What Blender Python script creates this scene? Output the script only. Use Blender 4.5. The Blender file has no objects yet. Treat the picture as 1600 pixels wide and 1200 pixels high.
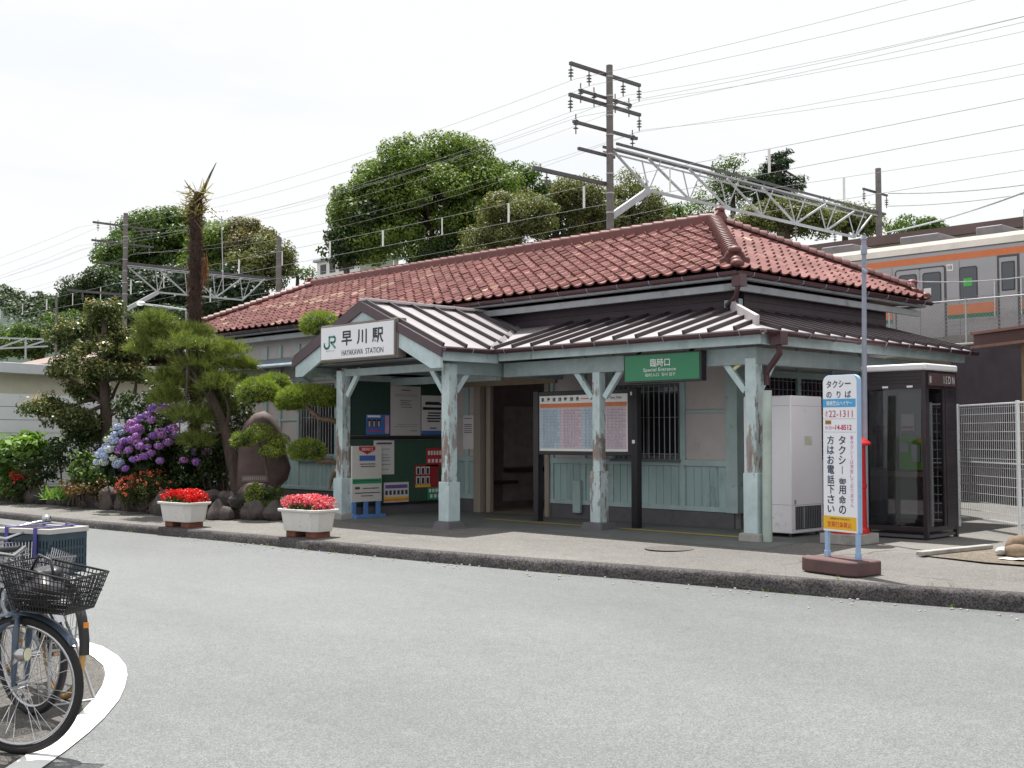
import bpy, math, random
import numpy as np
from mathutils import Vector, Matrix
rng = np.random.default_rng(7); random.seed(7)
S = bpy.context.scene
COL = S.collection
R_ = math.radians

# ------------------------------------------------------------------ camera
YAW, PITCH, ROLL, FPX = .8007, .0446, -.0016, 1837.2
OC = np.array([8.62, -12.66, 1.324])
_f = np.array([-math.sin(YAW)*math.cos(PITCH), math.cos(YAW)*math.cos(PITCH), math.sin(PITCH)])
_r = np.array([math.cos(YAW), math.sin(YAW), 0.]); _u = np.cross(_r, _f)
_r, _u = _r*math.cos(ROLL)+_u*math.sin(ROLL), -_r*math.sin(ROLL)+_u*math.cos(ROLL)
cam = bpy.data.cameras.new('camera'); co = bpy.data.objects.new('camera', cam); COL.objects.link(co)
cam.sensor_width = 36; cam.lens = 36*FPX/1600; cam.clip_end = 3000; cam.clip_start = .05
co.matrix_world = Matrix(((_r[0], _u[0], -_f[0], OC[0]), (_r[1], _u[1], -_f[1], OC[1]), (_r[2], _u[2], -_f[2], OC[2]), (0, 0, 0, 1)))
S.camera = co
def at(px, py, d):          # surveyed point: bearing in the photograph and distance
    p = OC + d*(_f + _r*(px-800)/FPX - _u*(py-600)/FPX)
    return (float(p[0]), float(p[1]), float(p[2]))

# ------------------------------------------------------------------ sky, sun, exposure
SUN_DIR = Vector((-.87, .43, 2.65)).normalized()
W = bpy.data.worlds.new('World'); S.world = W; W.use_nodes = True
nt = W.node_tree; nt.nodes.clear()
def N(tree, t, **k):
    n = tree.nodes.new(t)
    for a, b in k.items():
        if a == 'i':
            for c, d in b.items(): n.inputs[c].default_value = d
        else: setattr(n, a, b)
    return n
out = N(nt, 'ShaderNodeOutputWorld'); bg = N(nt, 'ShaderNodeBackground'); bg.inputs[1].default_value = .1
sky = N(nt, 'ShaderNodeTexSky'); sky.sky_type = 'NISHITA'; sky.sun_disc = False
sky.sun_elevation = math.asin(SUN_DIR.z); sky.sun_rotation = math.atan2(SUN_DIR.x, SUN_DIR.y); sky.dust_density = 3; sky.air_density = 1.0
tc = N(nt, 'ShaderNodeTexCoord'); mp = N(nt, 'ShaderNodeMapping'); mp.inputs['Scale'].default_value = (1, 1, 3.2)
mp.inputs['Location'].default_value = (.35, .1, .2)
no = N(nt, 'ShaderNodeTexNoise'); no.inputs['Scale'].default_value = 2.2; no.inputs['Detail'].default_value = 6; no.inputs['Roughness'].default_value = .55
rp = N(nt, 'ShaderNodeValToRGB'); rp.color_ramp.elements[0].position = .34; rp.color_ramp.elements[1].position = .47
rp.color_ramp.elements[0].color = (.72, .72, .72, 1); rp.color_ramp.elements[1].color = (1, 1, 1, 1)
mx = N(nt, 'ShaderNodeMix'); mx.data_type = 'RGBA'; mx.inputs[7].default_value = (6.35, 6.4, 6.45, 1)
L = nt.links.new
L(tc.outputs['Generated'], mp.inputs[0]); L(mp.outputs[0], no.inputs[0]); L(no.outputs[0], rp.inputs[0]); L(rp.outputs[0], mx.inputs[0])
mx2 = N(nt, 'ShaderNodeMix'); mx2.data_type = 'RGBA'; mx2.inputs[0].default_value = .8; mx2.inputs[7].default_value = (5.3, 5.95, 6.6, 1)
L(sky.outputs[0], mx2.inputs[6]); L(mx2.outputs[2], mx.inputs[6]); L(mx.outputs[2], bg.inputs[0]); L(bg.outputs[0], out.inputs[0])
sl = bpy.data.lights.new('sun', 'SUN'); sl.energy = 5.0; sl.angle = R_(.55); sl.color = (1, .965, .91)
so = bpy.data.objects.new('sun', sl); COL.objects.link(so); so.rotation_euler = (-SUN_DIR).to_track_quat('-Z', 'Y').to_euler()
S.view_settings.view_transform = 'Standard'; S.view_settings.look = 'None'; S.view_settings.exposure = .64; S.view_settings.gamma = 1

# ------------------------------------------------------------------ materials
def newmat(name):
    m = bpy.data.materials.new(name); m.use_nodes = True; t = m.node_tree; t.nodes.clear()
    o = N(t, 'ShaderNodeOutputMaterial'); b = N(t, 'ShaderNodeBsdfPrincipled'); t.links.new(b.outputs[0], o.inputs[0])
    return m, t, b, o
def noise(t, scale, detail=5, rough=.6, vec=None, stretch=None):
    n = N(t, 'ShaderNodeTexNoise'); n.inputs['Scale'].default_value = scale; n.inputs['Detail'].default_value = detail; n.inputs['Roughness'].default_value = rough
    c = N(t, 'ShaderNodeTexCoord'); v = c.outputs['Object']
    if stretch:
        mpp = N(t, 'ShaderNodeMapping'); mpp.inputs['Scale'].default_value = stretch; t.links.new(v, mpp.inputs[0]); v = mpp.outputs[0]
    t.links.new(v, n.inputs[0]); return n.outputs[0]
def ramp(t, src, a, b, c0=(0, 0, 0), c1=(1, 1, 1)):
    r = N(t, 'ShaderNodeValToRGB'); e = r.color_ramp.elements; e[0].position = a; e[1].position = b
    e[0].color = (*c0, 1); e[1].color = (*c1, 1); t.links.new(src, r.inputs[0]); return r.outputs[0]
def mixc(t, fac, a, b, mode='MIX'):
    m = N(t, 'ShaderNodeMix'); m.data_type = 'RGBA'; m.blend_type = mode
    for s, i in ((fac, 0), (a, 6), (b, 7)):
        if isinstance(s, (int, float)): m.inputs[i].default_value = s
        elif isinstance(s, tuple): m.inputs[i].default_value = (*s[:3], 1)
        else: t.links.new(s, m.inputs[i])
    return m.outputs[2]
def bump(t, b, src, strength=.3, dist=.01):
    n = N(t, 'ShaderNodeBump'); n.inputs['Strength'].default_value = strength; n.inputs['Distance'].default_value = dist
    t.links.new(src, n.inputs['Height']); t.links.new(n.outputs[0], b.inputs['Normal'])
def mul(c, k): return tuple(min(1, x*k) for x in c)
MATS = {}
def mat(name, col, rough=.6, var=.18, scale=6, dirt=0., dcol=(.12, .1, .08), dscale=2.5, bmp=0., bscale=60, metal=0., spec=.5, stretch=None):
    if name in MATS: return MATS[name]
    m, t, b, o = newmat(name)
    c = ramp(t, noise(t, scale, stretch=stretch), .3, .7, mul(col, 1-var), mul(col, 1+var))
    if dirt: c = mixc(t, ramp(t, noise(t, dscale, 8, .7, stretch=stretch), .62-dirt*.3, .72-dirt*.05), c, dcol)
    t.links.new(c, b.inputs['Base Color'])
    b.inputs['Roughness'].default_value = rough; b.inputs['Metallic'].default_value = metal; b.inputs['Specular IOR Level'].default_value = spec
    if bmp: bump(t, b, noise(t, bscale, 6), bmp)
    MATS[name] = m; return m
def peel(name, col, wood, amount, stretch=(1, 1, .25), zw=False):
    m, t, b, o = newmat(name)
    pc = ramp(t, noise(t, 5), .3, .7, mul(col, .86), mul(col, 1.1))
    wc = ramp(t, noise(t, 18, stretch=(1, 1, .08)), .35, .65, mul(wood, .55), mul(wood, 1.35))
    nz_ = noise(t, 9, 9, .72, stretch=stretch)
    if zw:      # weathering is worst at hand height and at the splash zone
        c_ = N(t, 'ShaderNodeTexCoord'); sx = N(t, 'ShaderNodeSeparateXYZ'); t.links.new(c_.outputs['Object'], sx.inputs[0]); k_ = N(t, 'ShaderNodeMath'); k_.operation = 'MULTIPLY'; k_.inputs[1].default_value = .4; t.links.new(sx.outputs[2], k_.inputs[0])
        r_ = N(t, 'ShaderNodeValToRGB'); t.links.new(k_.outputs[0], r_.inputs[0]); e_ = r_.color_ramp.elements; e_[0].position = .05; e_[0].color = (.06, .06, .06, 1); e_[1].position = 1; e_[1].color = (0, 0, 0, 1)
        for p_, v_ in ((.3, .08), (.42, .13), (.55, .09), (.7, .0)): q_ = e_.new(p_); q_.color = (v_, v_, v_, 1)
        a_ = N(t, 'ShaderNodeMath'); a_.operation = 'ADD'; t.links.new(nz_, a_.inputs[0]); t.links.new(r_.outputs[0], a_.inputs[1]); nz_ = a_.outputs[0]
    f = ramp(t, nz_, .66-amount, .70-amount)
    c = mixc(t, f, pc, wc); c = mixc(t, ramp(t, noise(t, 1.6, 6), .5, .8), c, mul(col, .55))
    t.links.new(c, b.inputs['Base Color']); b.inputs['Roughness'].default_value = .62
    bump(t, b, f, .5, .004); MATS[name] = m; return m
def leafmat(name, c0, c1, trans=.35, rough=.5):
    m, t, b, o = newmat(name)
    g = N(t, 'ShaderNodeNewGeometry')
    c = ramp(t, g.outputs['Random Per Island'], .05, .95, c0, c1)
    c = mixc(t, ramp(t, noise(t, .9, 3), .35, .65), mixc(t, .0, c, c), mixc(t, 1.0, c, (1.35, 1.25, 1.0), 'MULTIPLY'))
    t.links.new(c, b.inputs['Base Color']); b.inputs['Roughness'].default_value = rough; b.inputs['Specular IOR Level'].default_value = .35
    tr = N(t, 'ShaderNodeBsdfTranslucent'); t.links.new(mixc(t, 1., c, (1.1, 1.25, .6), 'MULTIPLY'), tr.inputs[0])
    ms = N(t, 'ShaderNodeMixShader'); ms.inputs[0].default_value = trans
    t.links.new(b.outputs[0], ms.inputs[1]); t.links.new(tr.outputs[0], ms.inputs[2]); t.links.new(ms.outputs[0], o.inputs[0])
    MATS[name] = m; return m
def islandmat(name, cols, rough=.6, nz=.2, scale=3, bmp=.15, spec=.5, stretch=None):
    m, t, b, o = newmat(name)
    g = N(t, 'ShaderNodeNewGeometry'); r = N(t, 'ShaderNodeValToRGB'); e = r.color_ramp.elements
    e[0].color = (*cols[0], 1); e[1].color = (*cols[-1], 1)
    for i, c in enumerate(cols[1:-1]): x = e.new((i+1)/(len(cols)-1)); x.color = (*c, 1)
    t.links.new(g.outputs['Random Per Island'], r.inputs[0])
    c = mixc(t, ramp(t, noise(t, scale, 7, .65, stretch=stretch), .35, .7), r.outputs[0], mixc(t, 1., r.outputs[0], (1-nz*1.6, 1-nz*1.6, 1-nz*1.6), 'MULTIPLY'))
    t.links.new(c, b.inputs['Base Color']); b.inputs['Roughness'].default_value = rough; b.inputs['Specular IOR Level'].default_value = spec
    if bmp: bump(t, b, noise(t, 45, 6), bmp)
    MATS[name] = m; return m
def asphalt(name, base, agg, patch=.15, crack=True, s=90, rough=.85, spec=.3):
    m, t, b, o = newmat(name)
    v = N(t, 'ShaderNodeTexVoronoi'); v.inputs['Scale'].default_value = s; c = N(t, 'ShaderNodeTexCoord'); t.links.new(c.outputs['Object'], v.inputs[0])
    sep = N(t, 'ShaderNodeSeparateColor'); t.links.new(v.outputs['Color'], sep.inputs[0])
    col = ramp(t, sep.outputs[0], .15, .95, mul(base, .72), agg)
    col = mixc(t, ramp(t, noise(t, .35, 8, .62), .35, .68), col, mixc(t, 1., col, (1-patch*2, 1-patch*2, 1-patch*1.9), 'MULTIPLY'))
    col = mixc(t, ramp(t, noise(t, 6, 9, .7), .3, .75), col, mixc(t, 1., col, (.8, .8, .79), 'MULTIPLY'))
    if crack:
        w = N(t, 'ShaderNodeTexVoronoi'); w.feature = 'DISTANCE_TO_EDGE'; w.inputs['Scale'].default_value = .42
        mpp = N(t, 'ShaderNodeMixRGB'); mpp.inputs[0].default_value = .16
        nn = N(t, 'ShaderNodeTexNoise'); nn.inputs['Scale'].default_value = 2.2; nn.inputs['Detail'].default_value = 5; t.links.new(c.outputs['Object'], nn.inputs[0])
        t.links.new(c.outputs['Object'], mpp.inputs[1]); t.links.new(nn.outputs['Color'], mpp.inputs[2]); t.links.new(mpp.outputs[0], w.inputs[0])
        k = ramp(t, w.outputs[0], .003, .008, (1, 1, 1), (0, 0, 0))
        k2 = mixc(t, 1., k, ramp(t, noise(t, .8, 2), .5, .6, (0, 0, 0), (.6, .6, .6)), 'MULTIPLY')
        col = mixc(t, k2, col, (.05, .05, .048))
    t.links.new(col, b.inputs['Base Color']); b.inputs['Roughness'].default_value = rough; b.inputs['Specular IOR Level'].default_value = spec
    bump(t, b, sep.outputs[1], .35, .004)
    st_ = mixc(t, ramp(t, noise(t, .22, 6, .7, stretch=(.35, 1, 1)), .42, .62), col, mixc(t, 1., col, (.8, .8, .8), 'MULTIPLY')); sp_ = ramp(t, noise(t, 3.1, 4, .5), .74, .78, (0, 0, 0), (.35, .35, .35)); t.links.new(mixc(t, sp_, st_, mul(base, .5)), b.inputs['Base Color']); MATS[name] = m; return m

TEAL = mat('teal_paint', (.37, .48, .475), .55, .12, 4, .12, (.16, .2, .19), 3)
TEALB = mat('teal_board', (.33, .455, .455), .6, .14, 3, .2, (.14, .2, .2), 2.5, stretch=(1, 1, .3))
PILL = peel('peeling_pillar_paint', (.5, .6, .61), (.26, .21, .19), .08, zw=True)
PILL2 = peel('worn_pillar_paint', (.5, .61, .63), (.26, .2, .17), .04)
PLASTER = mat('cream_plaster', (.5, .455, .45), .8, .07, 3, .1, (.38, .34, .31), 2)
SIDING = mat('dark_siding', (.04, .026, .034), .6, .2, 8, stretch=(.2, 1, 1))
FRIEZE = mat('grey_frieze', (.33, .35, .37), .6, .12, 4, .2, (.15, .14, .15))
GUTTER = mat('maroon_gutter', (.07, .028, .035), .35, .2, 6)
METALROOF = mat('mauve_metal_roof', (.32, .3, .312), .42, .09, 2.5, .08, (.25, .2, .2), 2, spec=.6)
SEAM = mat('shaded_seam', (.045, .034, .04), .4, .15, 5)  # shade on the seam sides is put into this dark colour
SOFFIT = mat('soffit_boards', (.13, .15, .15), .7, .2, 6, stretch=(.15, 1, 1))
CONC = mat('concrete', (.33, .32, .3), .85, .15, 6, .25, (.17, .16, .15), 2, .25, 90)
DCONC = mat('dark_skirting', (.11, .105, .115), .75, .15, 4, .2, (.06, .055, .06), 2)
WOOD = mat('brown_wood', (.24, .17, .12), .55, .2, 10, stretch=(1, 1, .12))
DARK = mat('dark_interior', (.26, .2, .2), .8, .2, 3)
WHITE = mat('white_paint', (.78, .77, .76), .4, .03, 3, .05, (.5, .48, .46), 2)
SIGNW = mat('sign_white', (.78, .79, .83), .35, .02, 3)
BLACK = mat('black_print', (.012, .012, .016), .5, .1)
BLKM = mat('black_metal', (.018, .015, .02), .4, .2, 5)
STEEL = mat('galvanised_steel', (.42, .43, .45), .45, .12, 8, .1, (.25, .22, .2), 4, metal=.55)
CHROME = mat('chrome', (.5, .5, .52), .2, .05, 4, metal=1.)
GREYM = mat('grey_metal', (.34, .36, .4), .45, .1, 5, metal=.3)
GLASS = None
def glassmat(name, tint=(.8, .85, .85), alpha=.25, rough=.03):
    m, t, b, o = newmat(name)
    g = N(t, 'ShaderNodeBsdfGlossy'); g.inputs['Roughness'].default_value = rough; g.inputs[0].default_value = (.9, .93, .95, 1)
    tr = N(t, 'ShaderNodeBsdfTransparent'); tr.inputs[0].default_value = (*tint, 1)
    fr = N(t, 'ShaderNodeFresnel'); fr.inputs[0].default_value = 1.5
    mt = N(t, 'ShaderNodeMath'); mt.operation = 'MULTIPLY_ADD'; mt.inputs[1].default_value = 1.0; mt.inputs[2].default_value = alpha*.1
    t.links.new(fr.outputs[0], mt.inputs[0])
    ms = N(t, 'ShaderNodeMixShader'); t.links.new(mt.outputs[0], ms.inputs[0]); t.links.new(tr.outputs[0], ms.inputs[1]); t.links.new(g.outputs[0], ms.inputs[2])
    t.links.new(ms.outputs[0], o.inputs[0]); t.nodes.remove(b); return m
GLASS = glassmat('clear_glass', (.62, .62, .63)); SMOKE = glassmat('smoked_glass', (.16, .15, .17))
DGLASS = mat('dark_window_glass', (.02, .022, .028), .08, .1, 2)
BARK = mat('bark', (.085, .062, .05), .9, .35, 14, bmp=.6, bscale=30, stretch=(1, 1, .3))

# ------------------------------------------------------------------ mesh building
ORG = {}
def _basis(d, up=None):
    d = Vector(d).normalized(); up = Vector(up) if up is not None else (Vector((0, 0, 1)) if abs(d.z) < .95 else Vector((1, 0, 0)))
    x = up.cross(d)
    if x.length < 1e-6: x = Vector((1, 0, 0)).cross(d)
    x.normalize(); return x, d.cross(x), d
class MB:
    def __init__(s): s.v = []; s.f = []; s.m = []
    def add(s, vs, fs, mi=0):
        n = len(s.v); s.v += [tuple(v) for v in vs]; s.f += [tuple(i+n for i in f) for f in fs]; s.m += [mi]*len(fs); return s
    def hexa(s, p, mi=0): return s.add(p, [(0, 3, 2, 1), (4, 5, 6, 7), (0, 1, 5, 4), (1, 2, 6, 5), (2, 3, 7, 6), (3, 0, 4, 7)], mi)
    def box(s, x0, x1, y0, y1, z0, z1, mi=0):
        return s.hexa([(x0, y0, z0), (x1, y0, z0), (x1, y1, z0), (x0, y1, z0), (x0, y0, z1), (x1, y0, z1), (x1, y1, z1), (x0, y1, z1)], mi)
    def frustum(s, c, a0, b0, a1, b1, z0, z1, mi=0):
        x, y = c; return s.hexa([(x-a0, y-b0, z0), (x+a0, y-b0, z0), (x+a0, y+b0, z0), (x-a0, y+b0, z0), (x-a1, y-b1, z1), (x+a1, y-b1, z1), (x+a1, y+b1, z1), (x-a1, y+b1, z1)], mi)
    def bar(s, p, q, w, h, up=None, mi=0):
        x, y, d = _basis(Vector(q)-Vector(p), up); p = Vector(p); q = Vector(q); P = []
        for o in (p, q): P += [o-x*w/2-y*h/2, o+x*w/2-y*h/2, o+x*w/2+y*h/2, o-x*w/2+y*h/2]
        return s.hexa(P, mi)
    def tube(s, pts, r, n=8, cap=True, mi=0, closed=False):
        pts = [Vector(p) for p in pts]; k = len(pts); rr = list(r) if hasattr(r, '__len__') else [r]*k; V = []; F = []
        x = None
        for i, p in enumerate(pts):
            if closed: d = pts[(i+1) % k]-pts[i-1]
            else: d = pts[min(i+1, k-1)]-pts[max(i-1, 0)]
            d.normalize()
            if x is None: x, y, _ = _basis(d)
            else:
                x = x-d*x.dot(d)
                if x.length < 1e-6: x, y, _ = _basis(d)
                x.normalize(); y = d.cross(x)
            for j in range(n):
                a = 2*math.pi*j/n; V.append(p+(x*math.cos(a)+y*math.sin(a))*rr[i])
        for i in range(k if closed else k-1):
            a, b = i*n, ((i+1) % k)*n
            for j in range(n): F.append((a+j, a+(j+1) % n, b+(j+1) % n, b+j))
        if cap and not closed: F += [tuple(reversed(range(n))), tuple(range((k-1)*n, k*n))]
        return s.add(V, F, mi)
    def lathe(s, c, prof, n=24, mi=0, sx=1, sy=1):
        V = []; F = []; k = len(prof)
        for r, z in prof:
            for j in range(n): a = 2*math.pi*j/n; V.append((c[0]+r*sx*math.cos(a), c[1]+r*sy*math.sin(a), c[2]+z))
        for i in range(k-1):
            for j in range(n): F.append((i*n+j, i*n+(j+1) % n, (i+1)*n+(j+1) % n, (i+1)*n+j))
        F += [tuple(reversed(range(n))), tuple(range((k-1)*n, k*n))]
        return s.add(V, F, mi)
    def ell(s, c, r, nu=16, nv=10, mi=0, jit=0., rg=None, flat=None):
        V = []; F = []
        rg = rg or random; ph = [rg.uniform(0, 6.3) for _ in range(6)]
        for i in range(nv+1):
            th = math.pi*i/nv
            for j in range(nu):
                a = 2*math.pi*j/nu; d = Vector((math.sin(th)*math.cos(a), math.sin(th)*math.sin(a), math.cos(th)))
                k = 1+jit*(math.sin(3*d.x+ph[0])+math.sin(4*d.y+ph[1])+math.sin(3.5*d.z+ph[2])+.6*math.sin(7*d.x+5*d.z+ph[3])+.6*math.sin(6*d.y-5*d.z+ph[4]))/2.5
                z = d.z*r[2]*k
                if flat is not None: z = max(z, flat)
                V.append((c[0]+d.x*r[0]*k, c[1]+d.y*r[1]*k, c[2]+z))
        for i in range(nv):
            for j in range(nu): F.append((i*nu+j, (i+1)*nu+j, (i+1)*nu+(j+1) % nu, i*nu+(j+1) % nu))
        return s.add(V, F, mi)
    def poly(s, pts, vec, mi=0):
        n = len(pts); v = Vector(vec); V = [Vector(p) for p in pts]; V += [p+v for p in V]
        F = [tuple(reversed(range(n))), tuple(range(n, 2*n))]+[(i, (i+1) % n, (i+1) % n+n, i+n) for i in range(n)]
        return s.add(V, F, mi)
    def sheet(s, pts, mi=0): return s.add(pts, [tuple(range(len(pts)))], mi)
    def build(s, name, mats, parent=None, bev=0., sharp=38, org=None):
        me = bpy.data.meshes.new(name); o = bpy.data.objects.new(name, me); COL.objects.link(o)
        V = np.array(s.v, dtype=float).reshape(-1, 3)
        if parent is not None: g = ORG.get(parent, (0, 0, 0)); o.parent = parent; ORG[o] = g
        else:
            g = org if org is not None else ((V[:, 0].min()+V[:, 0].max())/2, (V[:, 1].min()+V[:, 1].max())/2, V[:, 2].min())
            o.location = g; ORG[o] = g
        me.from_pydata((V-np.array(g)).tolist(), [], s.f)
        mats = mats if isinstance(mats, (list, tuple)) else [mats]
        for m in mats: me.materials.append(m)
        if any(s.m): me.polygons.foreach_set('material_index', s.m)
        me.polygons.foreach_set('use_smooth', [True]*len(s.f)); me.update()
        me.set_sharp_from_angle(angle=R_(sharp))
        if bev:
            b = o.modifiers.new('bevel', 'BEVEL'); b.width = bev; b.segments = 2; b.limit_method = 'ANGLE'; b.angle_limit = R_(40)
        return o
def tag(o, label=None, cat=None, group=None, kind=None):
    if label: o['label'] = label
    if cat: o['category'] = cat
    if group: o['group'] = group
    if kind: o['kind'] = kind
    return o
def thing(name, label, cat, loc, rotz=0, group=None, local=False):
    o = bpy.data.objects.new(name, None); COL.objects.link(o); o.empty_display_size = .1; o.location = loc; o.rotation_euler = (0, 0, rotz)
    tag(o, label, cat, group); ORG[o] = (0, 0, 0) if local else tuple(loc); return o
def struct(o): o['kind'] = 'structure'; return o
def kids(o): return [c for c in bpy.data.objects if c.parent == o]
def copy_tree(o, parent=None):
    c = o.copy(); COL.objects.link(c)
    if parent is not None: c.parent = parent
    ORG[c] = ORG.get(o)
    for ch in list(o.children): copy_tree(ch, c)
    return c
# ---- lettering: meshes from the built-in font, fitted into a box; u = reading direction, facing normal = n
TEXTS = []
def text(body, parent, m, center, w, h, u, up=(0, 0, 1), bold=0., name='lettering', keep=False, lsp=1.0):
    cu = bpy.data.curves.new(name, 'FONT'); cu.body = body; cu.align_x = 'CENTER'; cu.space_line = lsp; cu.offset = bold; cu.resolution_u = 3
    t = bpy.data.objects.new(name, cu); COL.objects.link(t); TEXTS.append((t, parent, m, Vector(center), w, h, Vector(u).normalized(), Vector(up).normalized(), name, keep))
def finish_texts():
    bpy.context.view_layer.update(); dg = bpy.context.evaluated_depsgraph_get()
    for t, parent, m, c, w, h, u, up, name, keep in TEXTS:
        me = bpy.data.meshes.new_from_object(t.evaluated_get(dg)); n = len(me.vertices)
        if n:
            V = np.empty(n*3); me.vertices.foreach_get('co', V); V = V.reshape(-1, 3); lo, hi = V.min(0), V.max(0); sz = np.maximum(hi-lo, 1e-6)
            sx, sy = w/sz[0], h/sz[1]
            if keep: sx = sy = min(sx, sy)
            A = (V[:, 0]-(lo[0]+hi[0])/2)*sx; B = (V[:, 1]-(lo[1]+hi[1])/2)*sy
            Pn = np.array(c)+np.outer(A, np.array(u))+np.outer(B, np.array(up))-np.array(ORG.get(parent, (0, 0, 0)))
            me.vertices.foreach_set('co', Pn.ravel()); me.materials.clear(); me.materials.append(m); me.update()
            o = bpy.data.objects.new(name, me); COL.objects.link(o); o.parent = parent; ORG[o] = ORG.get(parent)
        cu = t.data; bpy.data.objects.remove(t); bpy.data.curves.remove(cu)
# ---- foliage
def quads_mesh(V, name, m, parent=None, org=None, F=4):
    n = len(V)//F; me = bpy.data.meshes.new(name); o = bpy.data.objects.new(name, me); COL.objects.link(o)
    if parent is not None: g = ORG.get(parent, (0, 0, 0)); o.parent = parent; ORG[o] = g
    else: g = org or (0, 0, 0); o.location = g; ORG[o] = g
    me.vertices.add(len(V)); me.vertices.foreach_set('co', (V-np.array(g)).ravel()); me.loops.add(len(V)); me.loops.foreach_set('vertex_index', np.arange(len(V)))
    me.polygons.add(n); me.polygons.foreach_set('loop_start', np.arange(n)*F); me.polygons.foreach_set('loop_total', np.full(n, F))
    me.materials.append(m); me.update(calc_edges=True); me.validate(); return o
def unit(a): return a/np.maximum(np.linalg.norm(a, axis=1, keepdims=True), 1e-9)
def leaves(P, Nn, length, width, fold=.2, droop=0.):
    n = len(P); t = unit(np.cross(Nn, rng.normal(size=(n, 3)))); 
    if droop: t = unit(t+np.array([0, 0, -droop]))
    b = unit(np.cross(Nn, t)); l = length*rng.uniform(.6, 1.25, (n, 1)); w = width*rng.uniform(.7, 1.2, (n, 1))
    V = np.stack([P-t*l/2, P+b*w/2+Nn*w*fold, P+t*l/2, P-b*w/2+Nn*w*fold], 1); return V.reshape(-1, 3)
def needles(P, D, length, width):
    n = len(P); d = unit(D); b = unit(np.cross(d, rng.normal(size=(n, 3)))); l = length*rng.uniform(.6, 1.2, (n, 1))
    V = np.stack([P-b*width/2, P+b*width/2, P+d*l+b*width*.15, P+d*l-b*width*.15], 1); return V.reshape(-1, 3)
def sphere(n): return unit(rng.normal(size=(n, 3)))
def clumpleaves(blobs, dens, length, width, shell=.4, upb=.4, jit=.7, fold=.2, droop=0.):
    out = []
    for c, r in blobs:
        r = np.array(r); n = max(6, int(dens*(r[0]*r[1]+r[1]*r[2]+r[0]*r[2])*4.2)); d = sphere(n); k = 1-shell*rng.uniform(size=(n, 1))**1.4
        out.append(leaves(np.array(c)+d*r*k, unit(unit(d/r)+np.array([0, 0, upb])+rng.normal(size=(n, 3))*jit), length, width, fold, droop))
    return np.concatenate(out)
def in_ell(c, r, n, low=-.55, shell=.3):
    d = sphere(n*4); d = d[d[:, 2] > low][:n]; return np.array(c)+d*np.array(r)*(1-shell*rng.uniform(size=(len(d), 1)))
def limb(m, a, b, r0, r1, sag=.1, k=5):
    a = np.array(a); b = np.array(b); L_ = np.linalg.norm(b-a); j = rng.normal(size=3)*L_*.07
    pts = [a+(b-a)*t+j*math.sin(math.pi*t)+np.array([0, 0, sag*L_*math.sin(math.pi*t)]) for t in np.linspace(0, 1, k)]
    m.tube(pts, list(np.linspace(r0, r1, k)), 7)
# frequently used plants' leaf materials
LF = dict(
    big=leafmat('camphor_leaf', (.045, .085, .018), (.21, .29, .075)), dark=leafmat('dark_leaf', (.014, .03, .012), (.05, .085, .028)),
    olive=leafmat('olive_leaf', (.07, .085, .035), (.19, .2, .09)), mid=leafmat('mid_leaf', (.035, .07, .018), (.12, .19, .05)),
    pine=leafmat('pine_needle', (.07, .1, .024), (.23, .28, .075), .3), pad=leafmat('pad_needle', (.085, .13, .025), (.28, .36, .06), .25),
    gloss=leafmat('glossy_leaf', (.03, .055, .018), (.12, .15, .05), .2, .38), lime=leafmat('fresh_leaf', (.07, .14, .03), (.2, .32, .09), .4),
    rust=leafmat('rust_leaf', (.06, .05, .02), (.2, .11, .05), .3), az=leafmat('azalea_leaf', (.025, .045, .015), (.08, .09, .03)),
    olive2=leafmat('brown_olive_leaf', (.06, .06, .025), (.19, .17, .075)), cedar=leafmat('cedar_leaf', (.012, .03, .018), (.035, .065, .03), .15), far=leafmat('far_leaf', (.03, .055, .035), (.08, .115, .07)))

# ================================================================== ground
KERB = [(-60, -5.2), (-30, -4.4), (-14.46, -3.96), (-11.12, -3.85), (-8.78, -3.65), (-6.38, -3.45), (-4.41, -3.36), (-2.65, -3.22), (-1.07, -3.04), (.01, -2.86), (1.62, -2.66), (2.4, -2.56), (3.27, -2.43), (4.29, -2.24), (7, -1.4), (10, .2), (14, 4)]
def zg(y): return .03*min(0., y)
ZR = -.225
M_ROAD = asphalt('road_asphalt', (.128, .139, .143), (.24, .254, .258), .05, False, 150, .55, .55)
M_PAVE = asphalt('pavement_surface', (.19, .183, .172), (.29, .28, .262), .09, True, 125)
M_KERB = asphalt('kerb_concrete', (.066, .058, .06), (.165, .15, .152), .15, False, 75)
m = MB(); m.sheet([(-1500, -1500, ZR), (1500, -1500, ZR), (1500, 1500, ZR), (-1500, 1500, ZR)])
road = tag(m.build('road', M_ROAD, org=(0, 0, ZR)), kind='structure')
m = MB()
for (a, b), (c, d) in zip(KERB[:-1], KERB[1:]):
    b += .13; d += .13
    for y0, y1 in ((0, 1),):
        pa, pc = (a, b, zg(b)), (c, d, zg(d)); q0, q1 = (a, 0., 0.) if b < 0 else (a, b, 0.), (c, 0., 0.) if d < 0 else (c, d, 0.)
        m.sheet([pa, pc, q1, q0]); m.sheet([q0, q1, (c, 12, 0), (a, 12, 0)])
pave = struct(m.build('pavement', M_PAVE, org=(0, 0, 0)))
kmb = MB(); pts = []
for (a, b), (c, d) in zip(KERB[:-1], KERB[1:]):
    k = max(1, int(math.hypot(c-a, d-b)/.12)) if -25 < a < 8 else 2
    for i in range(k): pts.append((a+(c-a)*i/k, b+(d-b)*i/k))
V = []; F = []
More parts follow.
